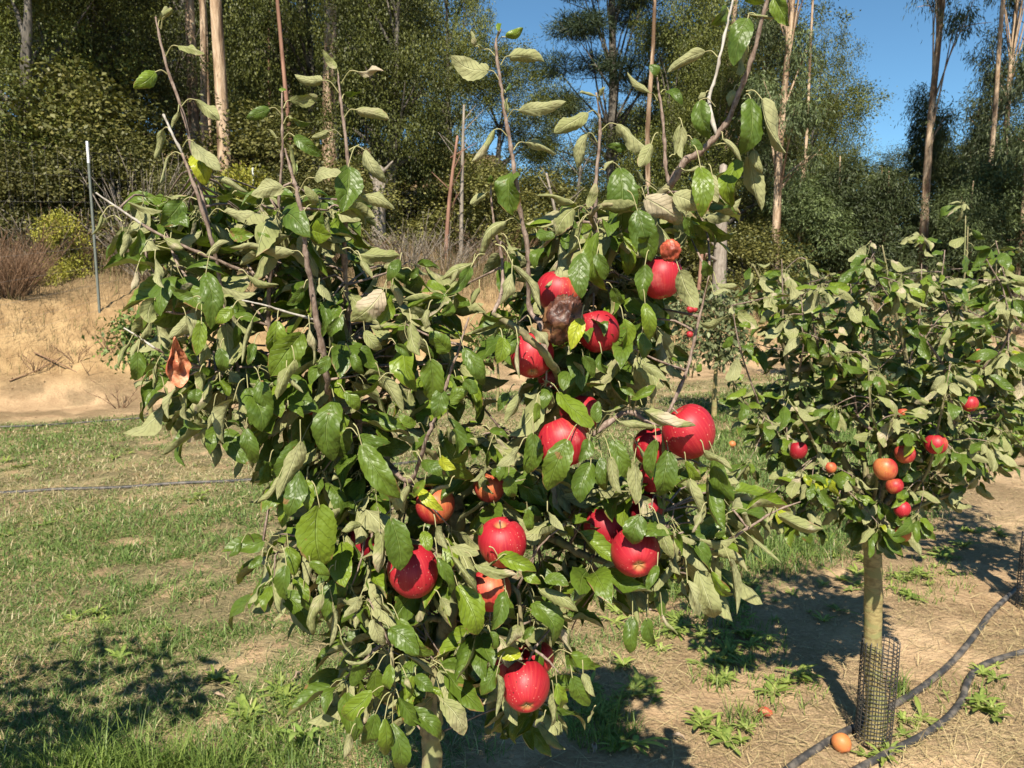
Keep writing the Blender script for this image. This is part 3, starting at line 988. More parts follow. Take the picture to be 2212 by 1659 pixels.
# ------------------------------------------------------------------ wire fence
def fence(label, spots, tip=0.3, H=2.45):
    root = obj('wire_fence', None, loc=onground(*spots[0][:2]), label=label, cat='fence')
    tops, bases = [], []
    for px, d, ty in spots:
        b = onground(px, d)
        t = at(px, ty, d)
        t.x = b.x + 0.04
        h = t.z - b.z
        post, cap = MB(), MB()
        w = 0.014
        # T-section
        def bar(m, x0, x1, y0, y1, z0, z1):
            V = [(x, y, z) for z in (z0, z1) for y in (y0, y1) for x in (x0, x1)]
            m.add(V, [(0, 2, 3, 1), (4, 5, 7, 6), (0, 1, 5, 4), (2, 6, 7, 3), (0, 4, 6, 2), (1, 3, 7, 5)])
        for m, z0, z1 in ((post, -0.3, h - tip), (cap, h - tip, h)):
            bar(m, -w, w, -0.004, 0.004, z0, z1)
            bar(m, -0.005, 0.005, 0.0045, 0.042, z0, z1)
        o = obj('post', post.mesh('post', [M_STEEL], False), root, loc=b - root.location)
        obj('white_cap', cap.mesh('white_cap', [M_WHITE], False), o)
        tops.append(b + Vector((0, -0.01, h - 0.15)))
        bases.append(b + Vector((0, -0.01, 0.05)))
    r0 = root.location
    for k in range(9):
        f = (k / 8) ** 1.3
        mb = MB()
        pts = [bases[i].lerp(tops[i], f) - r0 for i in range(len(spots))]
        mb.tube(pts, 0.0011, 3, 4)
        obj('wire', mb.mesh('wire', [M_WIRE]), root)
    mb = MB()
    for i in range(len(spots) - 1):
        n = int((bases[i + 1] - bases[i]).length / 0.16)
        for j in range(n):
            f = (j + 0.5) / n
            mb.tube([bases[i].lerp(bases[i + 1], f) - r0, tops[i].lerp(tops[i + 1], f) - r0], 0.0006, 3, 1)
    o = obj('wire_mesh', mb.mesh('wire_mesh', [M_WIRE]), root, kind='stuff')


fence('wire fence on white tipped green posts along the top of the left bank', [(-130, 9.9, 250), (209, 11.3, 305), (556, 15, 362), (832, 17.0, 396), (1043, 21, 418), (1230, 25, 445), (1420, 27, 465)])
fence('far wire fence on white tipped posts in front of the right wood', [(1583, 26, 479), (1737, 27, 487), (1800, 28, 495), (1853, 29, 502), (1886, 30, 510), (1990, 30, 512)])


# ------------------------------------------------------------------ apple leaves
def leaf_geom(L, w, r, nl=14, nw=3, arch=0.1, fold=0.3, roll=0.4, twist=0.3, wave=0.25, tipc=0.1, bend=0.0):
    """blade along +Y from the origin to (0, L, 0); upper side +Z"""
    t = np.linspace(0, 1, nl + 1)
    prof = (t + 0.012) ** 0.55 * (1 - t) ** 0.72
    prof /= prof.max()
    hw = prof * w * L * 0.5
    ser = np.where(np.arange(nl + 1) % 2 == 0, 1.0, 0.93)
    s = np.linspace(-1, 1, 2 * nw + 1)
    ph = r.uniform(0, 6.28, 2)
    fr = r.uniform(0.7, 1.7, 2)
    V, UV = [], []
    for i, ti in enumerate(t):
        cz = arch * L * math.sin(math.pi * ti ** 0.85) - tipc * L * max(0, ti - 0.55) ** 2 * 2.2 * (1 if ti < 1 else 1)
        cx = bend * L * math.sin(math.pi * ti)
        tw = twist * (ti - 0.4)
        for sj in s:
            k = abs(sj)
            sd = 1 if sj >= 0 else -1
            al = fold + roll * (k - 0.3) + wave * math.sin(6.28 * fr[0 if sd > 0 else 1] * ti + ph[0 if sd > 0 else 1]) * k
            ww = hw[i] * k * (ser[i] if k > 0.99 else 1)
            x, z = sd * ww * math.cos(al), ww * math.sin(al)
            ca, sa = math.cos(tw), math.sin(tw)
            V.append((cx + x * ca - z * sa, ti * L, cz + x * sa + z * ca))
            UV.append((sj * 0.5 + 0.5, ti))
    V = np.array(V)
    q = r.uniform(0, 6.28, 4)
    V[:, 2] += L * 0.022 * np.sin(V[:, 0] / L * 17 + q[0]) * np.sin(V[:, 1] / L * 9 + q[1]) + L * 0.012 * np.sin(V[:, 0] / L * 31 + V[:, 1] / L * 14 + q[2])
    V -= np.outer(UV_t(UV), V[-(nw + 1)] - np.array([0, L, 0]))
    m = 2 * nw + 1
    F = []
    for i in range(nl):
        for j in range(2 * nw):
            a = i * m + j
            F.append((a, a + 1, a + 1 + m, a + m))
    return V, F, np.array(UV)


def UV_t(UV):
    return np.array([u[1] for u in UV]) ** 2


def leaf_params(r, face):
    if face == 'U':
        return dict(arch=r.uniform(-0.26, 0.16), fold=r.uniform(0.0, 1.05), roll=r.uniform(-0.3, 1.2), twist=r.uniform(-1.2, 1.2), wave=r.uniform(0.1, 0.4), tipc=r.uniform(-0.7, 0.4), bend=r.uniform(-0.11, 0.11))
    return dict(arch=r.uniform(0.02, 0.22), fold=r.uniform(0.05, 0.65), roll=r.uniform(-0.8, 0.3), twist=r.uniform(-0.8, 0.8), wave=r.uniform(0.1, 0.35), tipc=r.uniform(-0.1, 0.7), bend=r.uniform(-0.10, 0.10))


CAMP = Vector((0, 0, CAM_H))


def leaf_frame(B, T, face, r, jit=0.45):
    """matrix with Y along the leaf and Z (upper side) towards or away from the viewer side"""
    Y = (T - B).normalized()
    c = (CAMP - (B + T) / 2).normalized()
    s = 1 if face in 'GYD' else -1
    z = c * s
    if face == 'D':
        z = z + Vector((0, 0.3, -1.0))
    else:
        z = z + Vector((0, 0, 0.18 * s if r.random() < 0.6 else -0.05))
    z = z + Vector(r.normal(size=3)) * jit * 0.6
    X = Y.cross(z).normalized()
    Z = X.cross(Y)
    return Matrix(((X.x, Y.x, Z.x, B.x), (X.y, Y.y, Z.y, B.y), (X.z, Y.z, Z.z, B.z), (0, 0, 0, 1)))


def place_leaf(tree, B, T, w, face, r, S=None, nl=14, nw=3):
    L = (T - B).length
    V, F, UV = leaf_geom(L, w, r, nl, nw, **leaf_params(r, face))
    M = leaf_frame(B, T, face, r)
    # leaf stalk, in the leaf's own frame
    if S is None:
        S = B - (T - B).normalized() * L * 0.28 + Vector((r.uniform(-.2, .2) * L, r.uniform(0, .25) * L, r.uniform(0.02, .22) * L))
    Sl = M.inverted() @ S
    b = np.zeros(3)
    S_ = np.array(Sl)
    upl = np.array(M.to_3x3().inverted() @ Vector((0, 0, 1)))
    mid = (S_ + b) / 2 + upl * np.linalg.norm(S_) * 0.24
    e = np.array([0, L * 0.05, 0.0])
    p, rad = smooth_path([S_, mid, b, e], [0.0012, 0.0009, 0.0008, 0.0003], 3)
    tv, tf = tube(p, rad, 4, False)
    o0 = len(V)
    V = np.concatenate([V, np.array(tv)])
    UV = np.concatenate([UV, np.full((len(tv), 2), 0.5)])
    nF = len(F)
    F = F + [tuple(i + o0 for i in f) for f in tf]
    me = mesh_np('leaf', V, np.array(F), [M_LEAF, M_PET], uv=UV, fmat=[0] * nF + [1] * (len(F) - nF))
    o = bpy.data.objects.new('leaf', me)
    col.objects.link(o)
    o.parent = tree
    M = M.copy()
    M.translation = M.translation - tree.location
    o.matrix_basis = M
    if face == 'Y':
        o.color = (1, 1, 0.25, 1)
    return o


# blade, tip, width share, side seen (G upper, U lower, D upper turned away from light, Y yellowing), [stalk origin]
LEAVES = {
'00': '''1150 300 1320 350 .4 U 1070 365;1005 465 860 570 .6 G 1080 480;1260 645 1420 780 .45 U 1170 690;1030 130 1075 40 .5 U 1020 180;1060 110 1110 60 .9 U 1040 190;1150 720 1110 830 .6 U 1165 700;1050 840 1000 1030 .38 U 1090 830;1090 1010 1030 1190 .42 U 1175 1000;1240 910 1425 1100 .45 U 1180 950;1260 1000 1320 1200 .7 Y 1240 990;1400 1150 1600 1240 .42 U 1340 1170;1870 650 2050 620 .4 U 1830 700;1740 700 1590 770 .5 G 1815 740;1870 750 2020 790 .4 D 1830 800;1900 880 2080 1010 .45 G 1830 900;1790 890 1720 840 .4 U 1810 920;1890 1130 1840 920 .5 U 1880 1180;1830 1215 1620 1260 .6 U 1920 1240;2030 1150 2203 1110 .5 U 1930 1240;2080 520 1900 480 .5 U 2185 600;2170 440 2080 320 .35 U 2185 480;2120 850 2010 890 .5 U 2203 880;660 1390 590 1520 .55 U 740 1330;690 1410 630 1500 .55 U 790 1430;820 1500 780 1659 .45 U 880 1430;830 1310 1050 1360 .38 U 930 1440;1180 1300 1040 1460 .7 D 1270 1290;1130 1420 1215 1470 .7 G 1100 1540;1450 1370 1640 1370 .5 U 1350 1400;1500 1250 1390 1280 .6 D;1900 1620 1480 1600 .45 U 1960 1659;1990 1480 2140 1520 .85 G;2040 1320 1960 1200 .5 U 1940 1400;790 1490 770 1650 .45 G;900 1480 840 1659 .5 D;1480 1500 1640 1520 .6 G;1700 1430 1790 1560 .6 U;1060 1540 1180 1600 .5 U;1330 1650 1480 1560 .5 U;1760 1600 1660 1500 .5 G;1820 590 1825 570 .9 G''',
'10': '''950 455 705 360 .55 U 1020 520;920 320 870 285 .6 U 990 360;862 300 835 200 .5 U 900 320;1085 362 1310 400 .6 U 1030 420;1060 240 1175 180 .55 D 1010 270;1020 200 1010 150 .6 G 1005 250;1150 715 1450 655 .32 U 1070 770;985 840 840 1045 .42 U 1070 880;1180 920 1390 1000 .45 U 1110 970;1075 730 1070 630 .4 U 1060 740;1060 600 1095 540 .45 D 1045 620;1115 1110 1105 1395 .72 G 1112 1080;1500 1310 1250 1260 .48 U 1400 1330;1060 1430 890 1659 .6 U 1160 1460;1590 730 1370 860 .5 U 1670 770;1780 805 2000 980 .58 U 1680 840;1590 860 1520 1090 .5 U 1650 920;1640 620 1540 600 .6 U 1660 650;1665 620 1700 560 .6 U 1660 650;1990 600 1845 465 .35 U 2040 650;2040 490 1990 420 .85 G 2045 520;2100 590 2203 680 .45 G 2060 600;1800 1085 1800 1520 .5 G 1700 1060;1910 1360 2000 1690 .58 G;1660 1500 1720 1880 .45 G 1620 1400;1830 1540 1850 1780 .45 G 1700 1420;1500 1350 1380 1520 .7 U 1600 1380;1560 1420 1420 1680 .5 U 1610 1390;1960 1280 2203 1440 .6 U;1840 960 1715 940 .5 G 1870 1060;2150 1000 2190 800 .45 U;2000 930 1920 1080 .5 U;110 465 275 460 .48 U 0 540;95 710 310 770 .5 U 20 760;150 970 290 1185 .5 U 50 970;45 1075 10 1370 .68 G;130 1270 345 1350 .5 U;60 1500 250 1600 .6 D 20 1480;20 610 130 590 .45 D 5 640;100 1640 380 1650 .45 U;930 1250 830 1320 .6 U 965 1270;965 1180 960 1130 .7 G 968 1200;1260 1500 1380 1530 .65 G;1070 1540 1170 1600 .5 D;1590 1340 1640 1180 .38 U;1300 1600 1250 1740 .6 G;1520 1480 1480 1420 .6 G 1600 1400;1700 1100 1760 1040 .6 U''',
'20': '''285 50 180 160 .8 D 300 90;420 120 330 430 .5 G 430 110;420 90 620 115 .5 U 490 120;590 -10 690 170 .6 D 545 10;400 -20 530 20 .6 D;145 335 -100 470 .45 U 225 370;390 240 370 490 .4 U;510 640 670 990 .65 U 410 590;440 640 375 1000 .55 G 410 610;370 1020 320 1340 .55 D 190 940;460 970 510 1120 .7 U;420 1010 510 1360 .4 U;115 1080 120 1410 .45 G;190 1130 225 1310 .5 U;110 650 180 900 .55 D 210 690;0 820 0 1030 .42 U;10 1100 150 1080 .5 U;-60 1260 110 1350 .7 U;60 900 130 970 .6 G;330 580 300 690 .5 U;150 600 100 640 .6 U;330 720 250 780 .5 D;260 900 380 1040 .45 U;20 1400 90 1540 .5 G''',
'01': '''1330 100 1360 470 .4 G;1000 270 960 430 .75 U 1060 260;880 90 850 215 .45 U 950 30;1000 10 1060 200 .42 U;1250 260 1100 190 .5 G;1260 370 1090 530 .5 U;1300 420 1270 640 .45 G 1320 380;1630 400 1560 690 .48 U 1720 330;1790 415 1770 640 .65 G 1800 345;1950 490 1745 770 .6 G 2040 440;1900 660 1790 920 .5 U;1600 850 1690 1130 .66 G 1588 830;1680 800 1750 1000 .6 G;1510 920 1450 1210 .52 U;1600 120 1800 180 .6 U;1010 690 1000 860 .6 U 1090 660;890 610 870 800 .52 G 940 580;830 560 770 710 .6 U 920 560;1060 840 1050 1000 .5 D;1150 830 1090 1050 .42 U;1290 740 1300 870 .8 U;1270 850 1270 955 .85 G;1420 800 1480 900 .7 G;1200 960 1310 1110 .6 D;1420 590 1450 740 .6 D;2160 930 2150 1320 .52 G 2115 870;1950 1180 1760 1430 .5 G 2090 1140;1940 1190 1790 1570 .36 U;1590 1110 1650 1335 .5 G;1740 1320 1660 1480 .6 D;1800 1420 1660 1590 .5 U;1930 1380 1860 1680 .5 D;1980 1440 1990 1640 .5 G;2090 290 2080 520 .35 G;2190 390 2130 520 .7 G;2000 470 2020 700 .5 U;1960 200 1850 310 .5 D;1500 330 1390 430 .6 G 1560 280;1200 380 1230 520 .5 U;1520 440 1500 600 .42 D;800 0 760 60 .6 D;1040 560 1120 640 .5 D;1330 560 1290 700 .5 U;1640 560 1600 700 .5 G;1850 740 1960 880 .5 U;1380 960 1340 1120 .5 U;2120 640 2060 760 .6 G;1860 960 1960 1040 .5 G;2060 180 2150 290 .6 U''',
'11': '''690 620 570 480 .75 G 705 660;575 660 580 930 .65 G;650 850 600 1040 .62 G;690 940 820 850 .7 G 660 955;790 800 880 880 .8 D;790 590 920 830 .45 G;1040 520 1000 690 .65 G;1140 520 1080 640 .6 G;1140 560 1150 790 .32 U;270 220 60 420 .6 U;290 230 250 440 .62 G;850 40 650 150 .6 U 880 60;840 60 680 250 .35 G;1100 110 1020 310 .52 U;1110 60 1290 340 .5 U;480 120 660 240 .5 D;450 140 500 70 .7 G;330 180 380 320 .6 U;450 430 510 640 .5 U;560 340 540 470 .8 U;720 300 640 370 .7 G;890 200 840 310 .55 U;910 360 1140 380 .28 D 830 420;1550 -20 1550 270 .5 G;1650 -20 1700 150 .6 G;1960 50 1950 290 .6 D;1960 300 1990 540 .42 G;1940 490 1950 660 .6 G;1820 400 1810 600 .6 D;1550 400 1480 600 .5 Y;1230 450 1330 590 .7 U;1260 940 1240 1080 .52 G;1240 1140 1200 1400 .5 G;1460 1180 1330 1510 .52 G 1600 1140;1610 1330 1540 1590 .7 G 1620 1180;1600 1180 1530 1320 .7 G 1625 1140;1650 1070 1660 930 .6 G 1645 1140;1790 1060 2050 1105 .36 U 1640 1150;1760 1180 1850 1430 .5 G 1660 1160;1890 1320 1900 1600 .42 U;1740 1290 1810 1530 .4 U 1650 1170;1680 1290 1700 1510 .4 G 1640 1170;1950 980 2290 1090 .42 U 1880 1010;1870 920 2030 830 .42 G 1860 990;2110 1250 2050 1545 .56 G 2080 1190;2030 1180 2000 1440 .36 G;1940 690 2110 800 .42 U 1900 720;1080 1410 1110 1550 .7 G;950 1240 830 1450 .5 D;130 1210 380 1560 .4 G;520 1320 700 1420 .5 G;640 1290 740 1370 .6 Y;690 1040 720 1290 .5 G;480 1090 370 1020 .6 G 545 1150;110 1160 320 1200 .38 G;250 770 400 1000 .42 U;20 870 110 990 .6 G;240 800 20 880 .5 D;1140 890 1060 1080 .5 U;1150 1230 1000 1350 .42 U;1050 1330 1020 1450 .6 G;490 1500 660 1640 .38 Y;700 1470 560 1570 .5 U;540 1440 470 1540 .5 G;430 1480 400 1659 .5 U;330 1470 350 1640 .5 U;1080 880 1010 1000 .5 D;1700 1000 1840 960 .5 U;1800 840 1900 900 .5 G;150 480 260 600 .5 U;350 560 460 640 .6 G;60 620 140 760 .5 D;960 1120 1080 1180 .45 G;1000 1180 1080 1240 .5 U;730 1330 820 1230 .5 D;1900 1200 1960 1330 .5 U;700 180 760 60 .5 U;1750 200 1830 300 .6 D;1680 620 1720 760 .5 D;1560 640 1630 780 .5 G;130 20 200 140 .5 U;380 20 300 160 .5 G''',
'21': '''-20 90 100 330 .6 U;170 120 130 20 .75 D;220 170 350 190 .48 U 160 190;200 240 320 250 .42 U 140 280;50 1430 130 1700 .45 U 20 1380;210 1300 330 1580 .42 G;140 1260 320 1370 .38 U;90 740 120 690 .7 G 60 780;20 1320 120 1440 .5 D''',
'02': '''2060 -40 2080 360 .65 G;1850 350 1850 575 .62 G;1860 230 1900 420 .55 G 1850 215;1710 350 1600 600 .6 D;1760 430 1830 670 .42 U;1960 520 2040 660 .6 D;1560 200 1475 295 .45 G 1640 200;2080 540 2020 800 .42 U;2160 440 2110 720 .5 D;2150 600 2125 880 .52 U;2120 390 2040 470 .6 G;1690 290 1600 370 .55 G;1900 430 1990 590 .5 G;2000 330 2130 420 .5 G''',
'12': '''320 50 380 385 .58 G;250 120 240 400 .5 U 230 90;130 90 0 130 .5 U 230 160;530 130 570 260 .65 G;610 100 690 250 .6 U;700 230 890 280 .48 U;1010 290 1260 390 .52 G;1010 310 840 340 .48 D;860 340 1135 410 .36 U;720 300 880 530 .48 U;620 300 710 530 .42 G;750 480 880 800 .65 G;1240 590 1370 870 .66 G 1190 530;1060 520 970 770 .5 G;1280 510 1530 650 .42 U 1170 520;1310 440 1470 480 .55 G;1170 370 1290 470 .5 G;1410 640 1500 930 .48 U;1140 740 1080 880 .6 U;960 780 1000 890 .8 G;1160 930 1000 930 .58 Y 1210 900;1480 920 1640 1030 .52 G 1330 960;1010 1000 900 1190 .56 G 1200 1000;1000 1060 1000 1330 .42 U;1370 1180 1350 1390 .5 U;1310 1320 1250 1390 .5 U;1390 1110 1430 1270 .5 G;1490 1070 1600 1260 .5 G 1470 1000;1560 1050 1640 1200 .5 U;1620 1290 1590 1370 .5 U;310 760 500 930 .66 G;370 700 600 930 .42 G;190 860 100 940 .75 U 290 900;0 800 80 940 .5 U;190 950 20 960 .42 U 290 920;450 945 600 1060 .6 U 340 960;320 990 310 1150 .5 G 320 950;230 1020 240 1200 .6 G 310 920;150 970 60 1130 .6 G 280 920;200 1170 10 1330 .52 G 330 1150;420 1070 450 1150 .5 U 350 980;480 1060 590 1170 .7 G;370 1200 500 1380 .6 G 340 1160;400 1280 640 1480 .38 G 345 1160;280 1340 280 1580 .46 G 330 1170;330 1370 370 1670 .42 G 340 1170;220 1310 150 1510 .5 G 330 1160;650 1220 790 1450 .48 U 540 1230;60 1440 20 1600 .5 U;560 1150 660 1210 .5 G;120 560 10 690 .5 U;270 600 340 700 .6 U;1880 680 1860 920 .48 G 1870 580;1970 690 2020 860 .6 G 1980 620;2070 660 2175 800 .42 U 2040 640;1930 30 1880 215 .8 D;2050 80 2140 310 .42 U;2040 350 1970 510 .42 G;870 140 910 80 .6 G;1330 0 1440 130 .42 D;1200 -10 1210 130 .5 D;640 560 700 680 .5 U;100 1330 60 1500 .5 G;200 700 290 860 .5 U;460 1060 440 1220 .5 D;1240 740 1170 830 .5 G;1080 560 1130 700 .5 D''',
'22': '''30 450 110 680 .46 U 0 350;100 390 200 690 .42 U 10 340;190 390 330 540 .42 D 100 290;300 310 350 670 .32 U 200 250;430 160 640 340 .42 U 310 190;620 30 910 115 .38 U 560 40;120 0 60 140 .6 U;210 170 280 130 .5 G 330 180;440 100 380 20 .5 U 430 110''',
}

# ------------------------------------------------------------------ the front apple tree
DT = 1.40
tree_x = at(915, 1659, DT).x
front = obj('apple_tree', None, loc=(tree_x - 0.01, DT, gz(tree_x, DT)), label='large front apple tree with wilting leaves and big red apples', cat='tree')
SKEL = []          # (point, radius) samples for hooking up spurs


def stem(tree, name, pts, rad, mat, sides=7, n=5):
    """pts: (crop, x, y, depth)"""
    P = [att(t, x, y, d) if isinstance(t, str) else Vector((t, x, y)) for t, x, y, d in pts]
    p, r_ = smooth_path(P, rad, n)
    rr_ = np.random.default_rng(len(SKEL))
    p[1:-1] += rr_.normal(size=p[1:-1].shape) * r_[1:-1, None] * 0.16
    r_ = r_ * (1 + 0.08 * rr_.normal(size=len(r_)))
    if name == 'shoot':
        r_[2::4] *= 1.32
    SKEL.extend(zip(p, r_))
    V, F = tube(p - np.array(tree.location), r_, sides)
    obj(name, mesh_np(name, V, F, [mat]), tree)


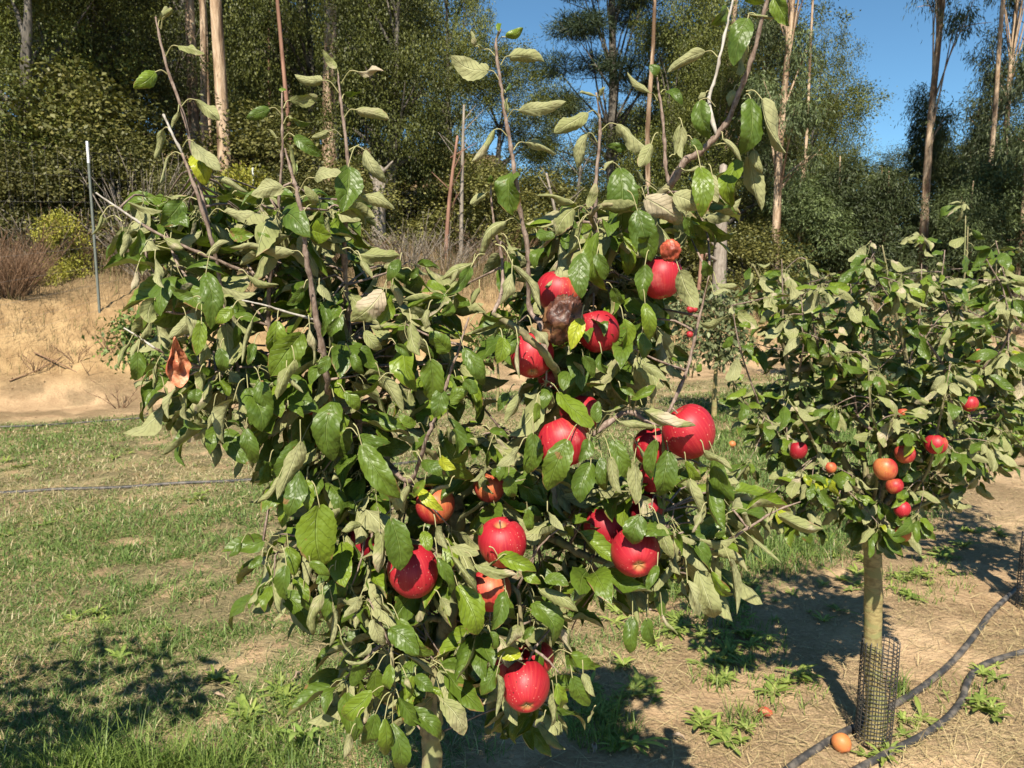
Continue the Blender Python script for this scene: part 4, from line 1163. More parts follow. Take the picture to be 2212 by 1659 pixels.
b0 = front.location
stem(front, 'trunk', [(b0.x, b0.y, b0.z - 0.05, 0), (b0.x + 0.005, b0.y, b0.z + 0.35, 0), ('12', 570, 1659, DT), ('12', 590, 1300, DT), ('12', 640, 950, DT), ('12', 700, 650, DT), ('12', 740, 300, DT), ('12', 745, 60, DT), ('11', 745, 1540, 1.41)],
     [.027, .023, .0205, .0195, .019, .0185, .0185, .0165, .013], M_BARK, 14, 7)
H = 1e-3
for pts, rad, mt, nm in [
    # heavy limbs
    ([('11', 745, 1560, 1.41), ('11', 900, 1400, 1.43), ('11', 1150, 1180, 1.42), ('11', 1380, 1010, 1.38), ('11', 1430, 900, 1.36), ('11', 1440, 760, 1.36), ('11', 1470, 560, 1.38)], [12, 11, 10.5, 9.5, 8.5, 8, 7], M_BARK, 'limb'),
    ([('11', 1430, 830, 1.33), ('11', 1330, 650, 1.215), ('11', 1200, 520, 1.19), ('11', 1100, 440, 1.19), ('11', 980, 370, 1.21)], [7.5, 6.5, 6, 5.5, 3.5], M_BARK, 'limb'),
    ([('11', 1420, 800, 1.36), ('11', 1500, 870, 1.33), ('11', 1570, 960, 1.31), ('11', 1620, 1150, 1.26)], [6, 5, 4.5, 3.5], M_BARK, 'branch'),
    ([('12', 745, 150, 1.40), ('12', 900, 80, 1.42), ('12', 1080, 60, 1.43), ('12', 1220, 150, 1.42), ('12', 1400, 190, 1.40), ('12', 1570, 285, 1.38), ('12', 1750, 340, 1.37), ('12', 2000, 400, 1.34), ('22', 0, 325, 1.29)], [12, 11, 10, 9, 8, 7.5, 6, 4.5, 3.6], M_BARK, 'limb'),
    ([('22', 0, 330, 1.29), ('22', 150, 255, 1.27), ('22', 300, 190, 1.26), ('22', 450, 90, 1.26), ('22', 600, 0, 1.26), ('22', 760, -60, 1.27)], [3.6, 3.2, 2.8, 2.3, 1.8, 1.2], M_SHOOT, 'shoot'),
    ([('11', 745, 1560, 1.41), ('11', 640, 1480, 1.40), ('11', 450, 1440, 1.34), ('11', 300, 1350, 1.35), ('11', 120, 1150, 1.36), ('01', 2120, 900, 1.30)], [11, 9.5, 8, 7, 6, 4.5], M_BARK, 'limb'),
    ([('12', 735, 260, 1.40), ('12', 600, 230, 1.38), ('12', 350, 180, 1.36), ('12', 150, 120, 1.33), ('02', 2050, 120, 1.32), ('02', 1850, 260, 1.27), ('02', 1700, 190, 1.25)], [10, 8, 6.5, 5, 4, 2.5, 1.6], M_BARK, 'branch'),
    ([('12', 690, 700, 1.40), ('12', 560, 700, 1.37), ('12', 400, 780, 1.32), ('12', 320, 880, 1.25), ('12', 330, 960, 1.23), ('12', 345, 1160, 1.22)], [8, 6, 4.5, 3.5, 3, 1.8], M_BARK, 'branch'),
    ([('12', 720, 500, 1.40), ('12', 850, 480, 1.36), ('12', 1000, 470, 1.31), ('12', 1130, 510, 1.26), ('12', 1160, 700, 1.25), ('12', 1200, 850, 1.24), ('12', 1240, 900, 1.24)], [7, 6, 5, 4.2, 3.6, 3.2, 2.6], M_BARK, 'branch'),
    ([('12', 1240, 890, 1.24), ('12', 1330, 960, 1.22), ('12', 1400, 1040, 1.21)], [2.4, 2, 1.3], M_SHOOT, 'branch'),
    ([('12', 1570, 285, 1.38), ('12', 1700, 440, 1.37), ('12', 1860, 560, 1.34), ('12', 1950, 620, 1.32), ('12', 2060, 655, 1.31)], [4, 3, 2.4, 2, 1.2], M_SHOOT, 'branch'),
    # the long shoots
    ([('11', 1470, 560, 1.38), ('11', 1560, 350, 1.37), ('11', 1680, 100, 1.35), ('10', 1850, 1480, 1.32), ('10', 2000, 1330, 1.29), ('10', 2120, 1200, 1.27)], [9, 8.5, 8, 7.8, 7.4, 7], M_BARK, 'limb'),
    ([('10', 2120, 1200, 1.27), ('20', 10, 1050, 1.26), ('20', 110, 985, 1.25), ('20', 220, 880, 1.24), ('20', 310, 740, 1.23), ('20', 380, 560, 1.22), ('20', 450, 370, 1.21), ('20', 500, 180, 1.20), ('20', 545, 0, 1.19), ('20', 560, -160, 1.18)], [7, 5.4, 4.8, 4.3, 4, 3.6, 3.2, 2.9, 2.6, 1.5], M_SHOOT, 'shoot'),
    ([('20', 220, 880, 1.24), ('20', 170, 660, 1.25), ('20', 200, 540, 1.25), ('20', 240, 370, 1.25), ('20', 290, 150, 1.25), ('20', 325, 0, 1.25), ('20', 350, -120, 1.25)], [3, 2.6, 2.4, 2.2, 2, 1.7, 1], M_PALE, 'shoot'),
    ([('10', 2120, 1200, 1.27), ('10', 2092, 1080, 1.27), ('10', 2085, 900, 1.27), ('10', 2070, 720, 1.27), ('10', 2048, 590, 1.27), ('10', 2040, 500, 1.27)], [3.2, 2.8, 2.5, 2.2, 1.8, 1.2], M_SHOOT, 'shoot'),
    ([('11', 1680, 100, 1.35), ('10', 1640, 1480, 1.32), ('10', 1640, 1300, 1.31), ('10', 1645, 1150, 1.31), ('10', 1665, 930, 1.31), ('10', 1668, 760, 1.31), ('10', 1645, 600, 1.31)], [4, 3.6, 3.2, 2.8, 2.5, 2.2, 1.2], M_SHOOT, 'shoot'),
    ([('10', 1640, 1480, 1.32), ('10', 1610, 1390, 1.27), ('10', 1680, 1330, 1.25), ('10', 1750, 1320, 1.24)], [3, 4.5, 4, 2.5], M_BARK, 'branch'),
    ([('11', 1320, 640, 1.22), ('11', 1290, 440, 1.26), ('11', 1215, 340, 1.30), ('11', 1205, 100, 1.28), ('10', 1200, 1600, 1.27), ('10', 1160, 1400, 1.26), ('10', 1130, 1200, 1.25), ('10', 1108, 1040, 1.25), ('10', 1085, 900, 1.25), ('10', 1055, 720, 1.25), ('10', 1030, 540, 1.25), ('10', 1005, 380, 1.25), ('10', 1000, 260, 1.25), ('10', 1030, 190, 1.25)], [4.5, 4.2, 4, 3.8, 3.6, 3.5, 3.3, 3.1, 3, 2.8, 2.5, 2.2, 1.8, 1.2], M_SHOOT, 'shoot'),
    ([('11', 980, 370, 1.21), ('11', 1040, 200, 1.27), ('10', 1030, 1640, 1.30), ('10', 1000, 1520, 1.29), ('10', 978, 1390, 1.29), ('10', 965, 1260, 1.29), ('10', 968, 1180, 1.29)], [3, 2.8, 2.5, 2.2, 1.9, 1.6, 1], M_SHOOT, 'shoot'),
    ([('01', 2120, 900, 1.30), ('01', 2110, 800, 1.26), ('01', 2080, 580, 1.24), ('01', 2040, 400, 1.23), ('01', 2005, 150, 1.22), ('01', 1975, 0, 1.21), ('00', 1960, 1500, 1.21), ('00', 1920, 1250, 1.21), ('00', 1890, 1150, 1.21), ('00', 1840, 960, 1.21)], [5, 4.8, 4.6, 4.4, 4.1, 3.9, 3.6, 3.0, 2.5, 1.4], M_SHOOT, 'shoot'),
    ([('01', 2120, 900, 1.30), ('01', 1900, 800, 1.37), ('01', 1750, 500, 1.36), ('01', 1740, 200, 1.33), ('00', 1780, 1560, 1.30), ('00', 1800, 1300, 1.29), ('00', 1822, 1000, 1.28), ('00', 1822, 800, 1.28), ('00', 1820, 600, 1.28)], [5, 4.5, 4, 3.6, 3, 2.6, 2.2, 1.9, 1.2], M_SHOOT, 'shoot'),
    ([('11', 120, 1150, 1.36), ('11', 90, 800, 1.38), ('11', 40, 350, 1.36), ('10', 20, 1600, 1.33), ('10', 42, 1300, 1.31), ('10', 45, 1070, 1.30), ('10', 15, 780, 1.30), ('00', 2195, 620, 1.30), ('00', 2180, 470, 1.30)], [5.5, 5, 4.5, 3.8, 3.2, 2.8, 2.4, 2, 1.2], M_SHOOT, 'shoot'),
    ([('01', 1900, 800, 1.37), ('01', 1590, 830, 1.33), ('01', 1520, 680, 1.31), ('01', 1450, 560, 1.30), ('01', 1330, 310, 1.29), ('01', 1260, 220, 1.28), ('01', 1130, 20, 1.28)], [5, 4, 3.6, 3.3, 2.8, 2.4, 1.6], M_SHOOT, 'branch'),
    ([('01', 1450, 560, 1.30), ('01', 1420, 150, 1.28), ('00', 1370, 1570, 1.26), ('00', 1290, 1310, 1.25), ('00', 1230, 1130, 1.25), ('00', 1175, 990, 1.25)], [3.6, 3.3, 3, 2.7, 2.4, 2.1], M_SHOOT, 'shoot'),
    ([('00', 1175, 990, 1.25), ('00', 1110, 860, 1.25), ('00', 1055, 740, 1.25)], [2.1, 1.9, 1.7], M_PALE, 'shoot'),
    ([('00', 1370, 1570, 1.26), ('00', 1290, 1200, 1.28), ('00', 1240, 970, 1.28), ('00', 1165, 690, 1.28), ('00', 1080, 440, 1.28), ('00', 1035, 260, 1.28), ('00', 1005, 110, 1.28)], [2.8, 2.6, 2.5, 2.4, 2.2, 1.8, 1.3], M_SHOOT, 'shoot'),
    ([('01', 1590, 100, 1.30), ('00', 1330, 1650, 1.26), ('00', 1100, 1550, 1.24), ('00', 920, 1450, 1.23)], [3, 2.6, 2.3, 2.1], M_SHOOT, 'shoot'),
    ([('00', 920, 1450, 1.23), ('00', 800, 1370, 1.23), ('00', 620, 1245, 1.22)], [2.1, 1.8, 1.2], M_PALE, 'shoot'),
    ([('01', 1740, 200, 1.33), ('01', 1650, 130, 1.31), ('01', 1590, 100, 1.30)], [3.4, 3.1, 3], M_SHOOT, 'branch'),
    ([('01', 1590, 830, 1.33), ('01', 1350, 730, 1.31), ('01', 1100, 640, 1.27), ('01', 1000, 590, 1.25)], [3.4, 2.8, 2.2, 1.9], M_SHOOT, 'branch'),
    ([('01', 1000, 590, 1.25), ('01', 900, 520, 1.25), ('01', 800, 460, 1.25)], [1.9, 1.6, 1.2], M_PALE, 'shoot'),
    ([('01', 1330, 310, 1.29), ('01', 1150, 370, 1.29), ('01', 1100, 285, 1.28), ('01', 1050, 200, 1.27), ('01', 950, 20, 1.26)], [2.6, 2.3, 2, 1.8, 1.1], M_SHOOT, 'branch'),
    ([('01', 2040, 410, 1.23), ('01', 1830, 350, 1.21), ('01', 1700, 310, 1.20), ('01', 1560, 280, 1.19)], [1.9, 1.6, 1.4, 1], M_PALE, 'shoot'),
    ([('11', 300, 1350, 1.35), ('11', 440, 1450, 1.28), ('11', 510, 1290, 1.25), ('11', 560, 1150, 1.23), ('11', 600, 1060, 1.23), ('11', 670, 850, 1.22), ('11', 710, 720, 1.22), ('11', 750, 620, 1.22), ('11', 790, 490, 1.22), ('11', 822, 390, 1.22)], [4, 3.6, 3.3, 3, 2.7, 2.4, 2.2, 2, 1.7, 1.2], M_SHOOT, 'shoot'),
    ([('11', 1420, 810, 1.34), ('11', 1350, 835, 1.29), ('11', 1270, 885, 1.27)], [2.6, 2.2, 1.4], M_SHOOT, 'branch'),
    ([('11', 1620, 1150, 1.26), ('11', 1850, 1000, 1.28), ('11', 2050, 1080, 1.28), ('21', 10, 780, 1.30), ('21', 60, 600, 1.31), ('21', 100, 420, 1.31), ('21', 140, 260, 1.31), ('21', 172, 120, 1.31)], [4, 3.8, 3.4, 2.8, 2.5, 2.2, 1.9, 1.2], M_SHOOT, 'shoot'),
    ([('12', 2000, 400, 1.34), ('11', 2080, 1560, 1.33), ('11', 2080, 1200, 1.25), ('11', 2060, 1100, 1.26)], [4, 3.4, 3, 2], M_BARK, 'branch'),
]:
    stem(front, nm, pts, [x * H for x in rad], mt)

lr = np.random.default_rng(77)
for tile, txt in LEAVES.items():
    for rec in txt.replace('\n', '').split(';'):
        f = rec.split()
        bx, by, tx, ty = map(float, f[:4])
        S = None
        hooked = len(f) > 6
        d = lr.uniform(1.14, 1.21) if not hooked else lr.uniform(1.17, 1.23)
        if f[5] == 'D':
            d += 0.03
        if tile[1] == '0':
            d = lr.uniform(1.2, 1.25)
        B = att(tile, bx, by, d)
        T = att(tile, tx, ty, d + lr.uniform(-0.022, 0.012))
        if hooked:
            S0 = att(tile, float(f[6]), float(f[7]), 1.24)
            k = np.array([p for p, q in SKEL])
            # take the depth of the stem the stalk leaves from
            pr = (k[:, 0] / k[:, 1] - S0.x / S0.y) ** 2 + ((k[:, 2] - CAM_H) / k[:, 1] - (S0.z - CAM_H) / S0.y) ** 2
            j = int(np.argmin(pr))
            S = att(tile, float(f[6]), float(f[7]), k[j, 1])
            if tile[1] == '0':
                off = k[j, 1] - d + lr.uniform(-0.03, 0.01)
                B = att(tile, bx, by, d + off)
                T = att(tile, tx, ty, d + off + lr.uniform(-0.022, 0.012))
        place_leaf(front, B, T, float(f[4]) * (1.02 if f[5] == 'U' else 0.97), f[5], lr, S)
n_hand = sum(1 for o in bpy.data.objects if o.name.startswith('leaf'))
print('hand leaves', n_hand)


# ------------------------------------------------------------------ filler foliage: spur clusters deeper in the crown
def leaf_variants(seed, nl, nw, k=14):
    r = np.random.default_rng(seed)
    out = []
    for i in range(k):
        face = 'U' if i % 2 else 'G'
        V, F, UV = leaf_geom(1.0, r.uniform(0.42, 0.62), r, nl, nw, **leaf_params(r, face))
        p, rad = smooth_path([(r.uniform(-.1, .1), -0.32, r.uniform(-.1, .15)), (0, -0.15, 0.06), (0, 0.05, 0)], [0.014, 0.011, 0.006], 2)
        tv, tf = tube(p, rad, 3, False)
        n0, nf = len(V), len(F)
        V = np.concatenate([V, np.array(tv)])
        UV = np.concatenate([UV, np.full((len(tv), 2), 0.5)])
        F = np.array(list(F) + [tuple(a + n0 for a in f) for f in tf])
        out.append((V, F, UV, [0] * nf + [1] * (len(F) - nf)))
    return out


def spur_cluster(c, n, L, r, outdir, faces='GU', pU=0.5, d_up=0.5):
    """leaf frames (4x4, length) of a rosette of leaves round point c"""
    out = []
    a0 = r.uniform(0, 6.28)
    for i in range(n):
        a = a0 + i * 2.4 + r.uniform(-.4, .4)
        Y = Vector((math.cos(a), math.sin(a), r.uniform(-1.0, 0.35))) * 0.9 + outdir * 0.55 + Vector((0, 0, -0.35))
        Y.normalize()
        l = L * r.uniform(0.42, 1.25)
        B = c + Y * l * 0.32
        up = Vector((0, -0.35, 1)) + outdir * 0.4 + Vector(r.normal(size=3)) * 0.45
        if r.random() < pU:
            up = -up
        X = Y.cross(up).normalized()
        Z = X.cross(Y)
        M = Matrix(((X.x * l, Y.x * l, Z.x * l, B.x), (X.y * l, Y.y * l, Z.y * l, B.y), (X.z * l, Y.z * l, Z.z * l, B.z), (0, 0, 0, 1)))
        out.append(M)
    return out


def join_leaves(frames, variants, r, origin):
    VV, FF, UU, MM, RR = [], [], [], [], []
    o = 0
    for M in frames:
        V, F, UV, fm = variants[r.integers(len(variants))]
        A = np.array(M)
        VV.append(V @ A[:3, :3].T + A[:3, 3] - np.array(origin))
        FF.append(F + o)
        UU.append(UV)
        MM += fm
        RR.append(np.full(len(V), r.random()))
        o += len(V)
    return mesh_np('foliage', np.concatenate(VV), np.concatenate(FF), [M_LEAF, M_PET], uv=np.concatenate(UU), fmat=MM, rnd=np.concatenate(RR))


def fill(tree, regions, dlo, dhi, L, r, variants, skel, per=(5, 8), pU=0.42, trunkpt=None):
    frames = []
    mb = MB()
    K = np.array([p for p, q in skel])
    for cx, cy, rx, ry, n in regions:
        for i in range(n):
            a, q = r.uniform(0, 6.28), math.sqrt(r.random())
            c = at(cx + rx * q * math.cos(a), cy + ry * q * math.sin(a), r.uniform(dlo, dhi))
            j = int(np.argmin(((K - np.array(c)) ** 2).sum(1)))
            s = Vector(K[j])
            if (c - s).length > 0.22 * L / 0.08:
                c = s.lerp(c, 0.22 * L / 0.08 / (c - s).length)
            od = (c - s)
            od = od.normalized() if od.length > 1e-4 else Vector((0, -1, 0))
            frames += spur_cluster(c, int(r.integers(per[0], per[1] + 1)), L, r, od, pU=pU)
            m = s.lerp(c, 0.5) + Vector((r.uniform(-.01, .01), r.uniform(-.01, .01), r.uniform(-.005, .02)))
            mb.tube([s - Vector(tree.location), m - Vector(tree.location), c - Vector(tree.location)], [0.0026 * L / 0.08, 0.002 * L / 0.08, 0.0014 * L / 0.08], 4, 2)
    obj('twigs', mb.mesh('twigs', [M_SHOOT]), tree, kind='stuff')
    return frames


fr_ = np.random.default_rng(5)
VAR1 = leaf_variants(9, 10, 2)
REG = [(420, 440, 140, 60, 8), (600, 440, 110, 70, 8), (720, 480, 90, 70, 7), (470, 530, 190, 90, 16), (560, 700, 230, 150, 24), (470, 840, 110, 70, 7), (800, 630, 190, 110, 16), (830, 810, 170, 150, 21), (700, 960, 130, 110, 14), (790, 1120, 200, 130, 23),
       (700, 1210, 120, 90, 10), (900, 1330, 170, 100, 16), (850, 1470, 110, 90, 10), (1130, 1330, 140, 100, 10), (1150, 1480, 90, 50, 4), (1060, 1010, 110, 100, 9), (1300, 1060, 150, 100, 16),
       (1480, 1080, 110, 110, 10), (1520, 1200, 80, 80, 5), (1290, 540, 120, 110, 16), (1180, 600, 100, 130, 12), (1340, 700, 90, 120, 12), (1230, 810, 120, 80, 10), (1450, 440, 110, 50, 7), (1400, 1180, 100, 70, 7), (980, 1230, 110, 90, 9), (1240, 1200, 80, 70, 5)]
fr = fill(front, REG, 1.25, 1.54, 0.078, fr_, VAR1, SKEL)
deep = [(x, y, a * 0.9, b * 0.9, max(1, round(n * 0.45))) for x, y, a, b, n in REG]
fr += fill(front, deep, 1.44, 1.64, 0.085, fr_, VAR1, SKEL, pU=0.25)
print('filler leaves', len(fr))
obj('foliage', join_leaves(fr, VAR1, fr_, front.location), front, kind='stuff')


def ground_px(px, py):
    """where the sight line through a photograph pixel meets the orchard floor"""
    a = at(px, py, 1.0)
    g = 0.0
    for _ in range(5):
        d = (CAM_H - g) / max(0.02, CAM_H - a.z)
        p = at(px, py, min(d, 30))
        g = gz(p.x, p.y)
    return p


# ------------------------------------------------------------------ apples
def apple_mesh(seed, tall=0.93):
    r = np.random.default_rng(seed)
    R, na, nb = 0.04, 40, 26
    ph = r.uniform(0, 6.28)
    lop = r.uniform(-0.06, 0.06, 2)
    V, F = [], []
    for i in range(nb + 1):
        th = math.pi * i / nb
        for k in range(na):
            a = 2 * math.pi * k / na
            low = max(0, -math.cos(th))
            rho = math.sin(th) * (1 + 0.07 * math.cos(th)) * (1 + 0.035 * math.cos(5 * a + ph) * low ** 2 + 0.012 * math.cos(2 * a))
            z = math.cos(th) * tall
            z -= 0.36 * math.exp(-(rho / 0.30) ** 2) * (math.cos(th) > 0)
            z += 0.24 * math.exp(-(rho / 0.24) ** 2) * (math.cos(th) <= 0) + 0.02 * math.cos(5 * a + ph) * low ** 3
            x, y = rho * math.cos(a), rho * math.sin(a)
            z += lop[0] * x + lop[1] * y
            V.append((R * x, R * y, R * z))
    for i in range(nb):
        for k in range(na):
            a, b = i * na + k, i * na + (k + 1) % na
            F.append((a, a + na, b + na, b))
    return mesh_np('apple', V, np.array(F), [M_APPLE])


APM = [apple_mesh(i, t) for i, t in enumerate((1.02, 1.06, 0.99))]
mb = MB()
mb.tube([(0, 0, 0.021), (0.001, 0, 0.033), (0.004, 0.001, 0.043)], [0.0012, 0.0011, 0.0017], 6, 3)
STEM_M = mb.mesh('stem', [M_SHOOT])
mb = MB()
for k in range(5):
    a = k * 1.2566
    c, s = math.cos(a), math.sin(a)
    mb.add([(c * .001 - s * .0016, s * .001 + c * .0016, -.0272), (c * .001 + s * .0016, s * .001 - c * .0016, -.0272), (c * .0042, s * .0042, -.0312), (c * .0022, s * .0022, -.036)], [(0, 1, 2), (0, 2, 3)])
CALYX_M = mb.mesh('calyx', [M_CALYX])


def orient(zdir, xdir):
    Z = Vector(zdir).normalized()
    X = Vector(xdir)
    X = (X - Z * X.dot(Z))
    if X.length < 1e-3:
        X = Z.orthogonal()
    X.normalize()
    Y = Z.cross(X)
    return Matrix(((X.x, Y.x, Z.x), (X.y, Y.y, Z.y), (X.z, Y.z, Z.z))).to_quaternion()


def apple(P, diam, calyx, yel, ydir, tone, label, group, var=0):
    o = obj('apple', APM[var % 3], loc=P, label=label, cat='apple', group=group)
    o.rotation_mode = 'QUATERNION'
    o.rotation_quaternion = orient(-Vector(calyx), ydir)
    s = diam / 0.08
    o.scale = (s, s, s)
    o.color = (yel, tone, 0, 1)
    obj('stem', STEM_M, o)
    obj('calyx', CALYX_M, o)
    return o


def px_d(px, d):
    return px / 2211 / FOC * d


FG = 'apples on the front tree'
DN = (0, -0.2, -1)
# photograph x, y, diameter in photograph pixels, depth, calyx direction, yellow share, yellow side, tone, label
for i, (x, y, dp, d, cx, ye, yd, tone, lab) in enumerate([
    (1136, 1482, 112, 1.245, (0.03, -0.80, -0.42), 0.03, (0, 1, 0), 1.0, 'lowest hanging red apple, calyx facing out, speckled with dark spots'),
    (1372, 1193, 112, 1.235, (0.0, -0.92, -0.22), 0.40, (0.1, -0.2, -1), 0.95, 'red apple with calyx facing out, orange below, under a dark leaf'),
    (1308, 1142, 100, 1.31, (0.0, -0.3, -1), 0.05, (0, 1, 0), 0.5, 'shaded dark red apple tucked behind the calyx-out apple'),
    (1488, 933, 118, 1.235, (0.55, -0.1, -0.9), 0.04, (-0.5, 1, 0), 1.0, 'big round red apple at the right, partly under a pale leaf'),
    (1214, 957, 112, 1.235, (0.35, -0.25, -1), 0.52, (0.7, 0.0, -0.9), 1.0, 'red apple turning orange at its lower right, front one of the middle pair'),
    (1252, 893, 92, 1.30, (-0.1, -0.1, -1), 0.08, (0, 1, 0), 1.0, 'red apple peeping out above the front one of the middle pair'),
    (1085, 1172, 110, 1.25, (0.1, 0.2, -1), 0.22, (0, -0.1, -1), 1.0, 'bright red apple half covered from below by folded leaves'),
    (892, 1234, 114, 1.26, (0.15, -0.1, -1), 0.06, (0, 0, -1), 0.85, 'deep red apple crossed by a leaf shadow at lower left of tree'),
    (1058, 1275, 96, 1.27, (0, -0.1, -1), 0.52, (0.5, -0.4, -0.8), 0.9, 'red and orange apple showing between leaves above the lowest apple'),
    (1149, 768, 96, 1.27, (0.0, -0.75, -0.9), 0.45, (0.3, -0.1, -1), 1.0, 'red apple with golden underside beside the green limb'),
    (1291, 716, 92, 1.29, (0.3, -0.2, -1), 0.16, (-0.8, -0.3, -0.6), 0.6, 'dark red apple beside a yellow leaf below the rotten one'),
    (1206, 632, 96, 1.31, (-0.1, 0.1, -1), 0.48, (0.9, -0.1, 0.9), 0.9, 'red apple with yellow shoulder behind the rotten one'),
    (1428, 600, 92, 1.30, (0.1, -0.25, -1), 0.10, (0, 0, -1), 1.0, 'bright red apple near the top, half behind a dark leaf'),
    (1190, 745, 74, 1.36, (0, -0.2, -1), 0.85, (0, -1, -0.3), 0.9, 'yellow apple almost hidden behind the green limb'),
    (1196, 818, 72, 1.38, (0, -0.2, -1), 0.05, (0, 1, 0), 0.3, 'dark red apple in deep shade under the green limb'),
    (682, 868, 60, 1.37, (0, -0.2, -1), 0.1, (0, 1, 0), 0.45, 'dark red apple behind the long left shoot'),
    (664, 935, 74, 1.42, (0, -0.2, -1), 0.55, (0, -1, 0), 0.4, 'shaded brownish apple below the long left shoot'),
    (940, 1092, 88, 1.33, (0.2, -0.2, -1), 0.48, (0.3, -0.6, -0.4), 0.9, 'orange apple covered by a yellowing leaf in the lower middle'),
    (1056, 1052, 70, 1.36, (0, -0.2, -1), 0.55, (0, -1, 0), 0.5, 'small shaded orange apple in the middle of the tree'),
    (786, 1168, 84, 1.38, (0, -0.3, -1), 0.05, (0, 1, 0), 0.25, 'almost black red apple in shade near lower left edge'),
    (1412, 965, 92, 1.32, (0, -0.3, -1), 0.2, (0, -0.5, 0.5), 1.0, 'red apple behind leaves just left of the big round one'),
    (1415, 1028, 78, 1.33, (0, -0.3, -1), 0.05, (0, 1, 0), 0.6, 'dark red apple below and behind the big round one'),
    (1102, 1437, 82, 1.30, (0, -0.3, -1), 0.12, (0, 1, 0), 1.0, 'red apple peeping out left behind the lowest apple'),
    (1160, 1420, 78, 1.31, (0, -0.3, -1), 0.02, (0, 1, 0), 1.0, 'red apple peeping out right behind the lowest apple'),
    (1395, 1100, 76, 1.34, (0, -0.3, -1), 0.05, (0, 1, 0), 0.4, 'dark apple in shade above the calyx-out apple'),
]):
    o = apple(at(x, y, d), px_d(dp, d), cx, ye, yd, tone, lab, FG, i)


# shrivelled fruit
def rot_material(name, c0, c1, c2):
    def fn(n):
        p = n.coord()
        f = n.noise(p, 60, 4, 0.6, 1.5)
        c = n.mix(n.rng(f, 0.35, 0.65), c0, c1)
        return n.mix(n.rng(n.noise(p, 25, 2), 0.52, 0.62), c, c2), n.bump(f, 0.6, 0.004)
    return simple(name, fn, 0.45, 0.45)


def shrivel(seed, sx, sy, sz, depth, fr=60):
    V, F = [], []
    na, nb = 40, 28
    off = Vector((seed * 3.1, seed, 0))
    for i in range(nb + 1):
        th = math.pi * i / nb
        for k in range(na):
            a = 2 * math.pi * k / na
            p = Vector((math.sin(th) * math.cos(a), math.sin(th) * math.sin(a), math.cos(th)))
            q = 1 + depth * (mnoise.ridged_multi_fractal(Vector((p.x * 2.2, p.y * 2.2, p.z * 1.1)) + off, 1.0, 2.2, 4, 1.0, 2.0) - 1.0) * 0.5 + 0.12 * mnoise.noise(p * 2 + off)
            V.append((p.x * sx * q, p.y * sy * q, p.z * sz * q))
    for i in range(nb):
        for k in range(na):
            a, b = i * na + k, i * na + (k + 1) % na
            F.append((a, a + na, b + na, b))
    return V, np.array(F)


M_ROT = rot_material('rotten_skin', (0.035, 0.014, 0.010), (0.11, 0.040, 0.022), (0.20, 0.10, 0.045))
M_DRYRED = rot_material('dried_red_skin', (0.30, 0.045, 0.025), (0.52, 0.12, 0.05), (0.22, 0.04, 0.02))
M_DRYORG = rot_material('dried_orange_skin', (0.40, 0.115, 0.055), (0.55, 0.20, 0.10), (0.30, 0.075, 0.04))
M_FLESH = rot_material('dried_flesh', (0.45, 0.16, 0.075), (0.62, 0.30, 0.16), (0.27, 0.07, 0.035))
V, F = shrivel(3, 0.029, 0.026, 0.037, 0.8)
o = obj('rotten_apple', mesh_np('rotten_apple', V, F, [M_ROT]), loc=at(1216, 690, 1.235), label='dark brown rotten apple shrivelled among the upper red ones', cat='apple', group=FG)
o.rotation_euler = (0.3, 0.3, 0.5)
V, F = shrivel(6, 0.0145, 0.014, 0.0155, 0.45)
o = obj('dried_apple', mesh_np('dried_apple', V, F, [M_DRYRED]), loc=at(1447, 541, 1.17), label='small wrinkled red dried apple at the top right of the tree', cat='apple', group=FG)


def half_apple():
    """dried hollow half: wrinkled shell, flesh rim, hollow core"""
    V, F = [], []
    na, nb = 40, 18
    for i in range(nb + 1):
        th = math.pi / 2 * i / nb
        for k in range(na):
            a = 2 * math.pi * k / na
            p = Vector((math.sin(th) * math.cos(a), math.sin(th) * math.sin(a), -math.cos(th)))
            q = 1 + 0.10 * math.sin(a * 7 + 3 * th) * math.sin(th) * 0.5 + 0.16 * mnoise.noise(p * 2.3) - 0.14 * math.cos(2 * a)
            pin = 1.05 - 0.75 * float(sstep(-0.5, 1.0, p.y))
            V.append((p.x * 0.021 * q * pin + 0.006 * p.y, p.y * 0.034 * q, p.z * 0.020 * q * pin - 0.006 * abs(p.x)))
    for i in range(nb):
        for k in range(na):
            a, b = i * na + k, i * na + (k + 1) % na
            F.append((a, b, b + na, a + na))
    shell = (V, F)
    rim = V[-na:]
    FV, FF = [], []
    for i in range(9):
        t = 1 - i / 8
        for k in range(na):
            x, y, z = rim[k]
            a = 2 * math.pi * k / na
            FV.append((x * t, y * t, z * t - 0.011 * math.sin(math.pi * min(1, (1 - t) * 1.25)) ** 1.0 + 0.0016 * math.sin(a * 9) * t + 0.0025 * mnoise.noise(Vector((x * t, y * t, 0)) * 260)))
    for i in range(8):
        for k in range(na):
            a, b = i * na + k, i * na + (k + 1) % na
            FF.append((a, b, b + na, a + na))
    return shell, (FV, FF)


sh, fl = half_apple()
o = obj('dried_apple_half', mesh_np('dried_apple_half', sh[0], np.array(sh[1]), [M_DRYORG]), loc=at(386, 783, 1.175), label='dried orange brown apple half hanging open at the left side of tree', cat='apple', group=FG)
obj('flesh', mesh_np('flesh', fl[0], np.array(fl[1]), [M_FLESH]), o)
o.rotation_mode = 'QUATERNION'
o.rotation_quaternion = orient((0.60, -0.78, -0.15), (0.8, 0.5, 0.25))


# ------------------------------------------------------------------ the right apple tree
D2 = 2.56
r2x = at(1886, 1600, D2).x
second = obj('apple_tree', None, loc=(r2x, D2, gz(r2x, D2)), label='smaller apple tree standing in a black mesh guard on the right', cat='tree')
SK1, SKEL = SKEL, []


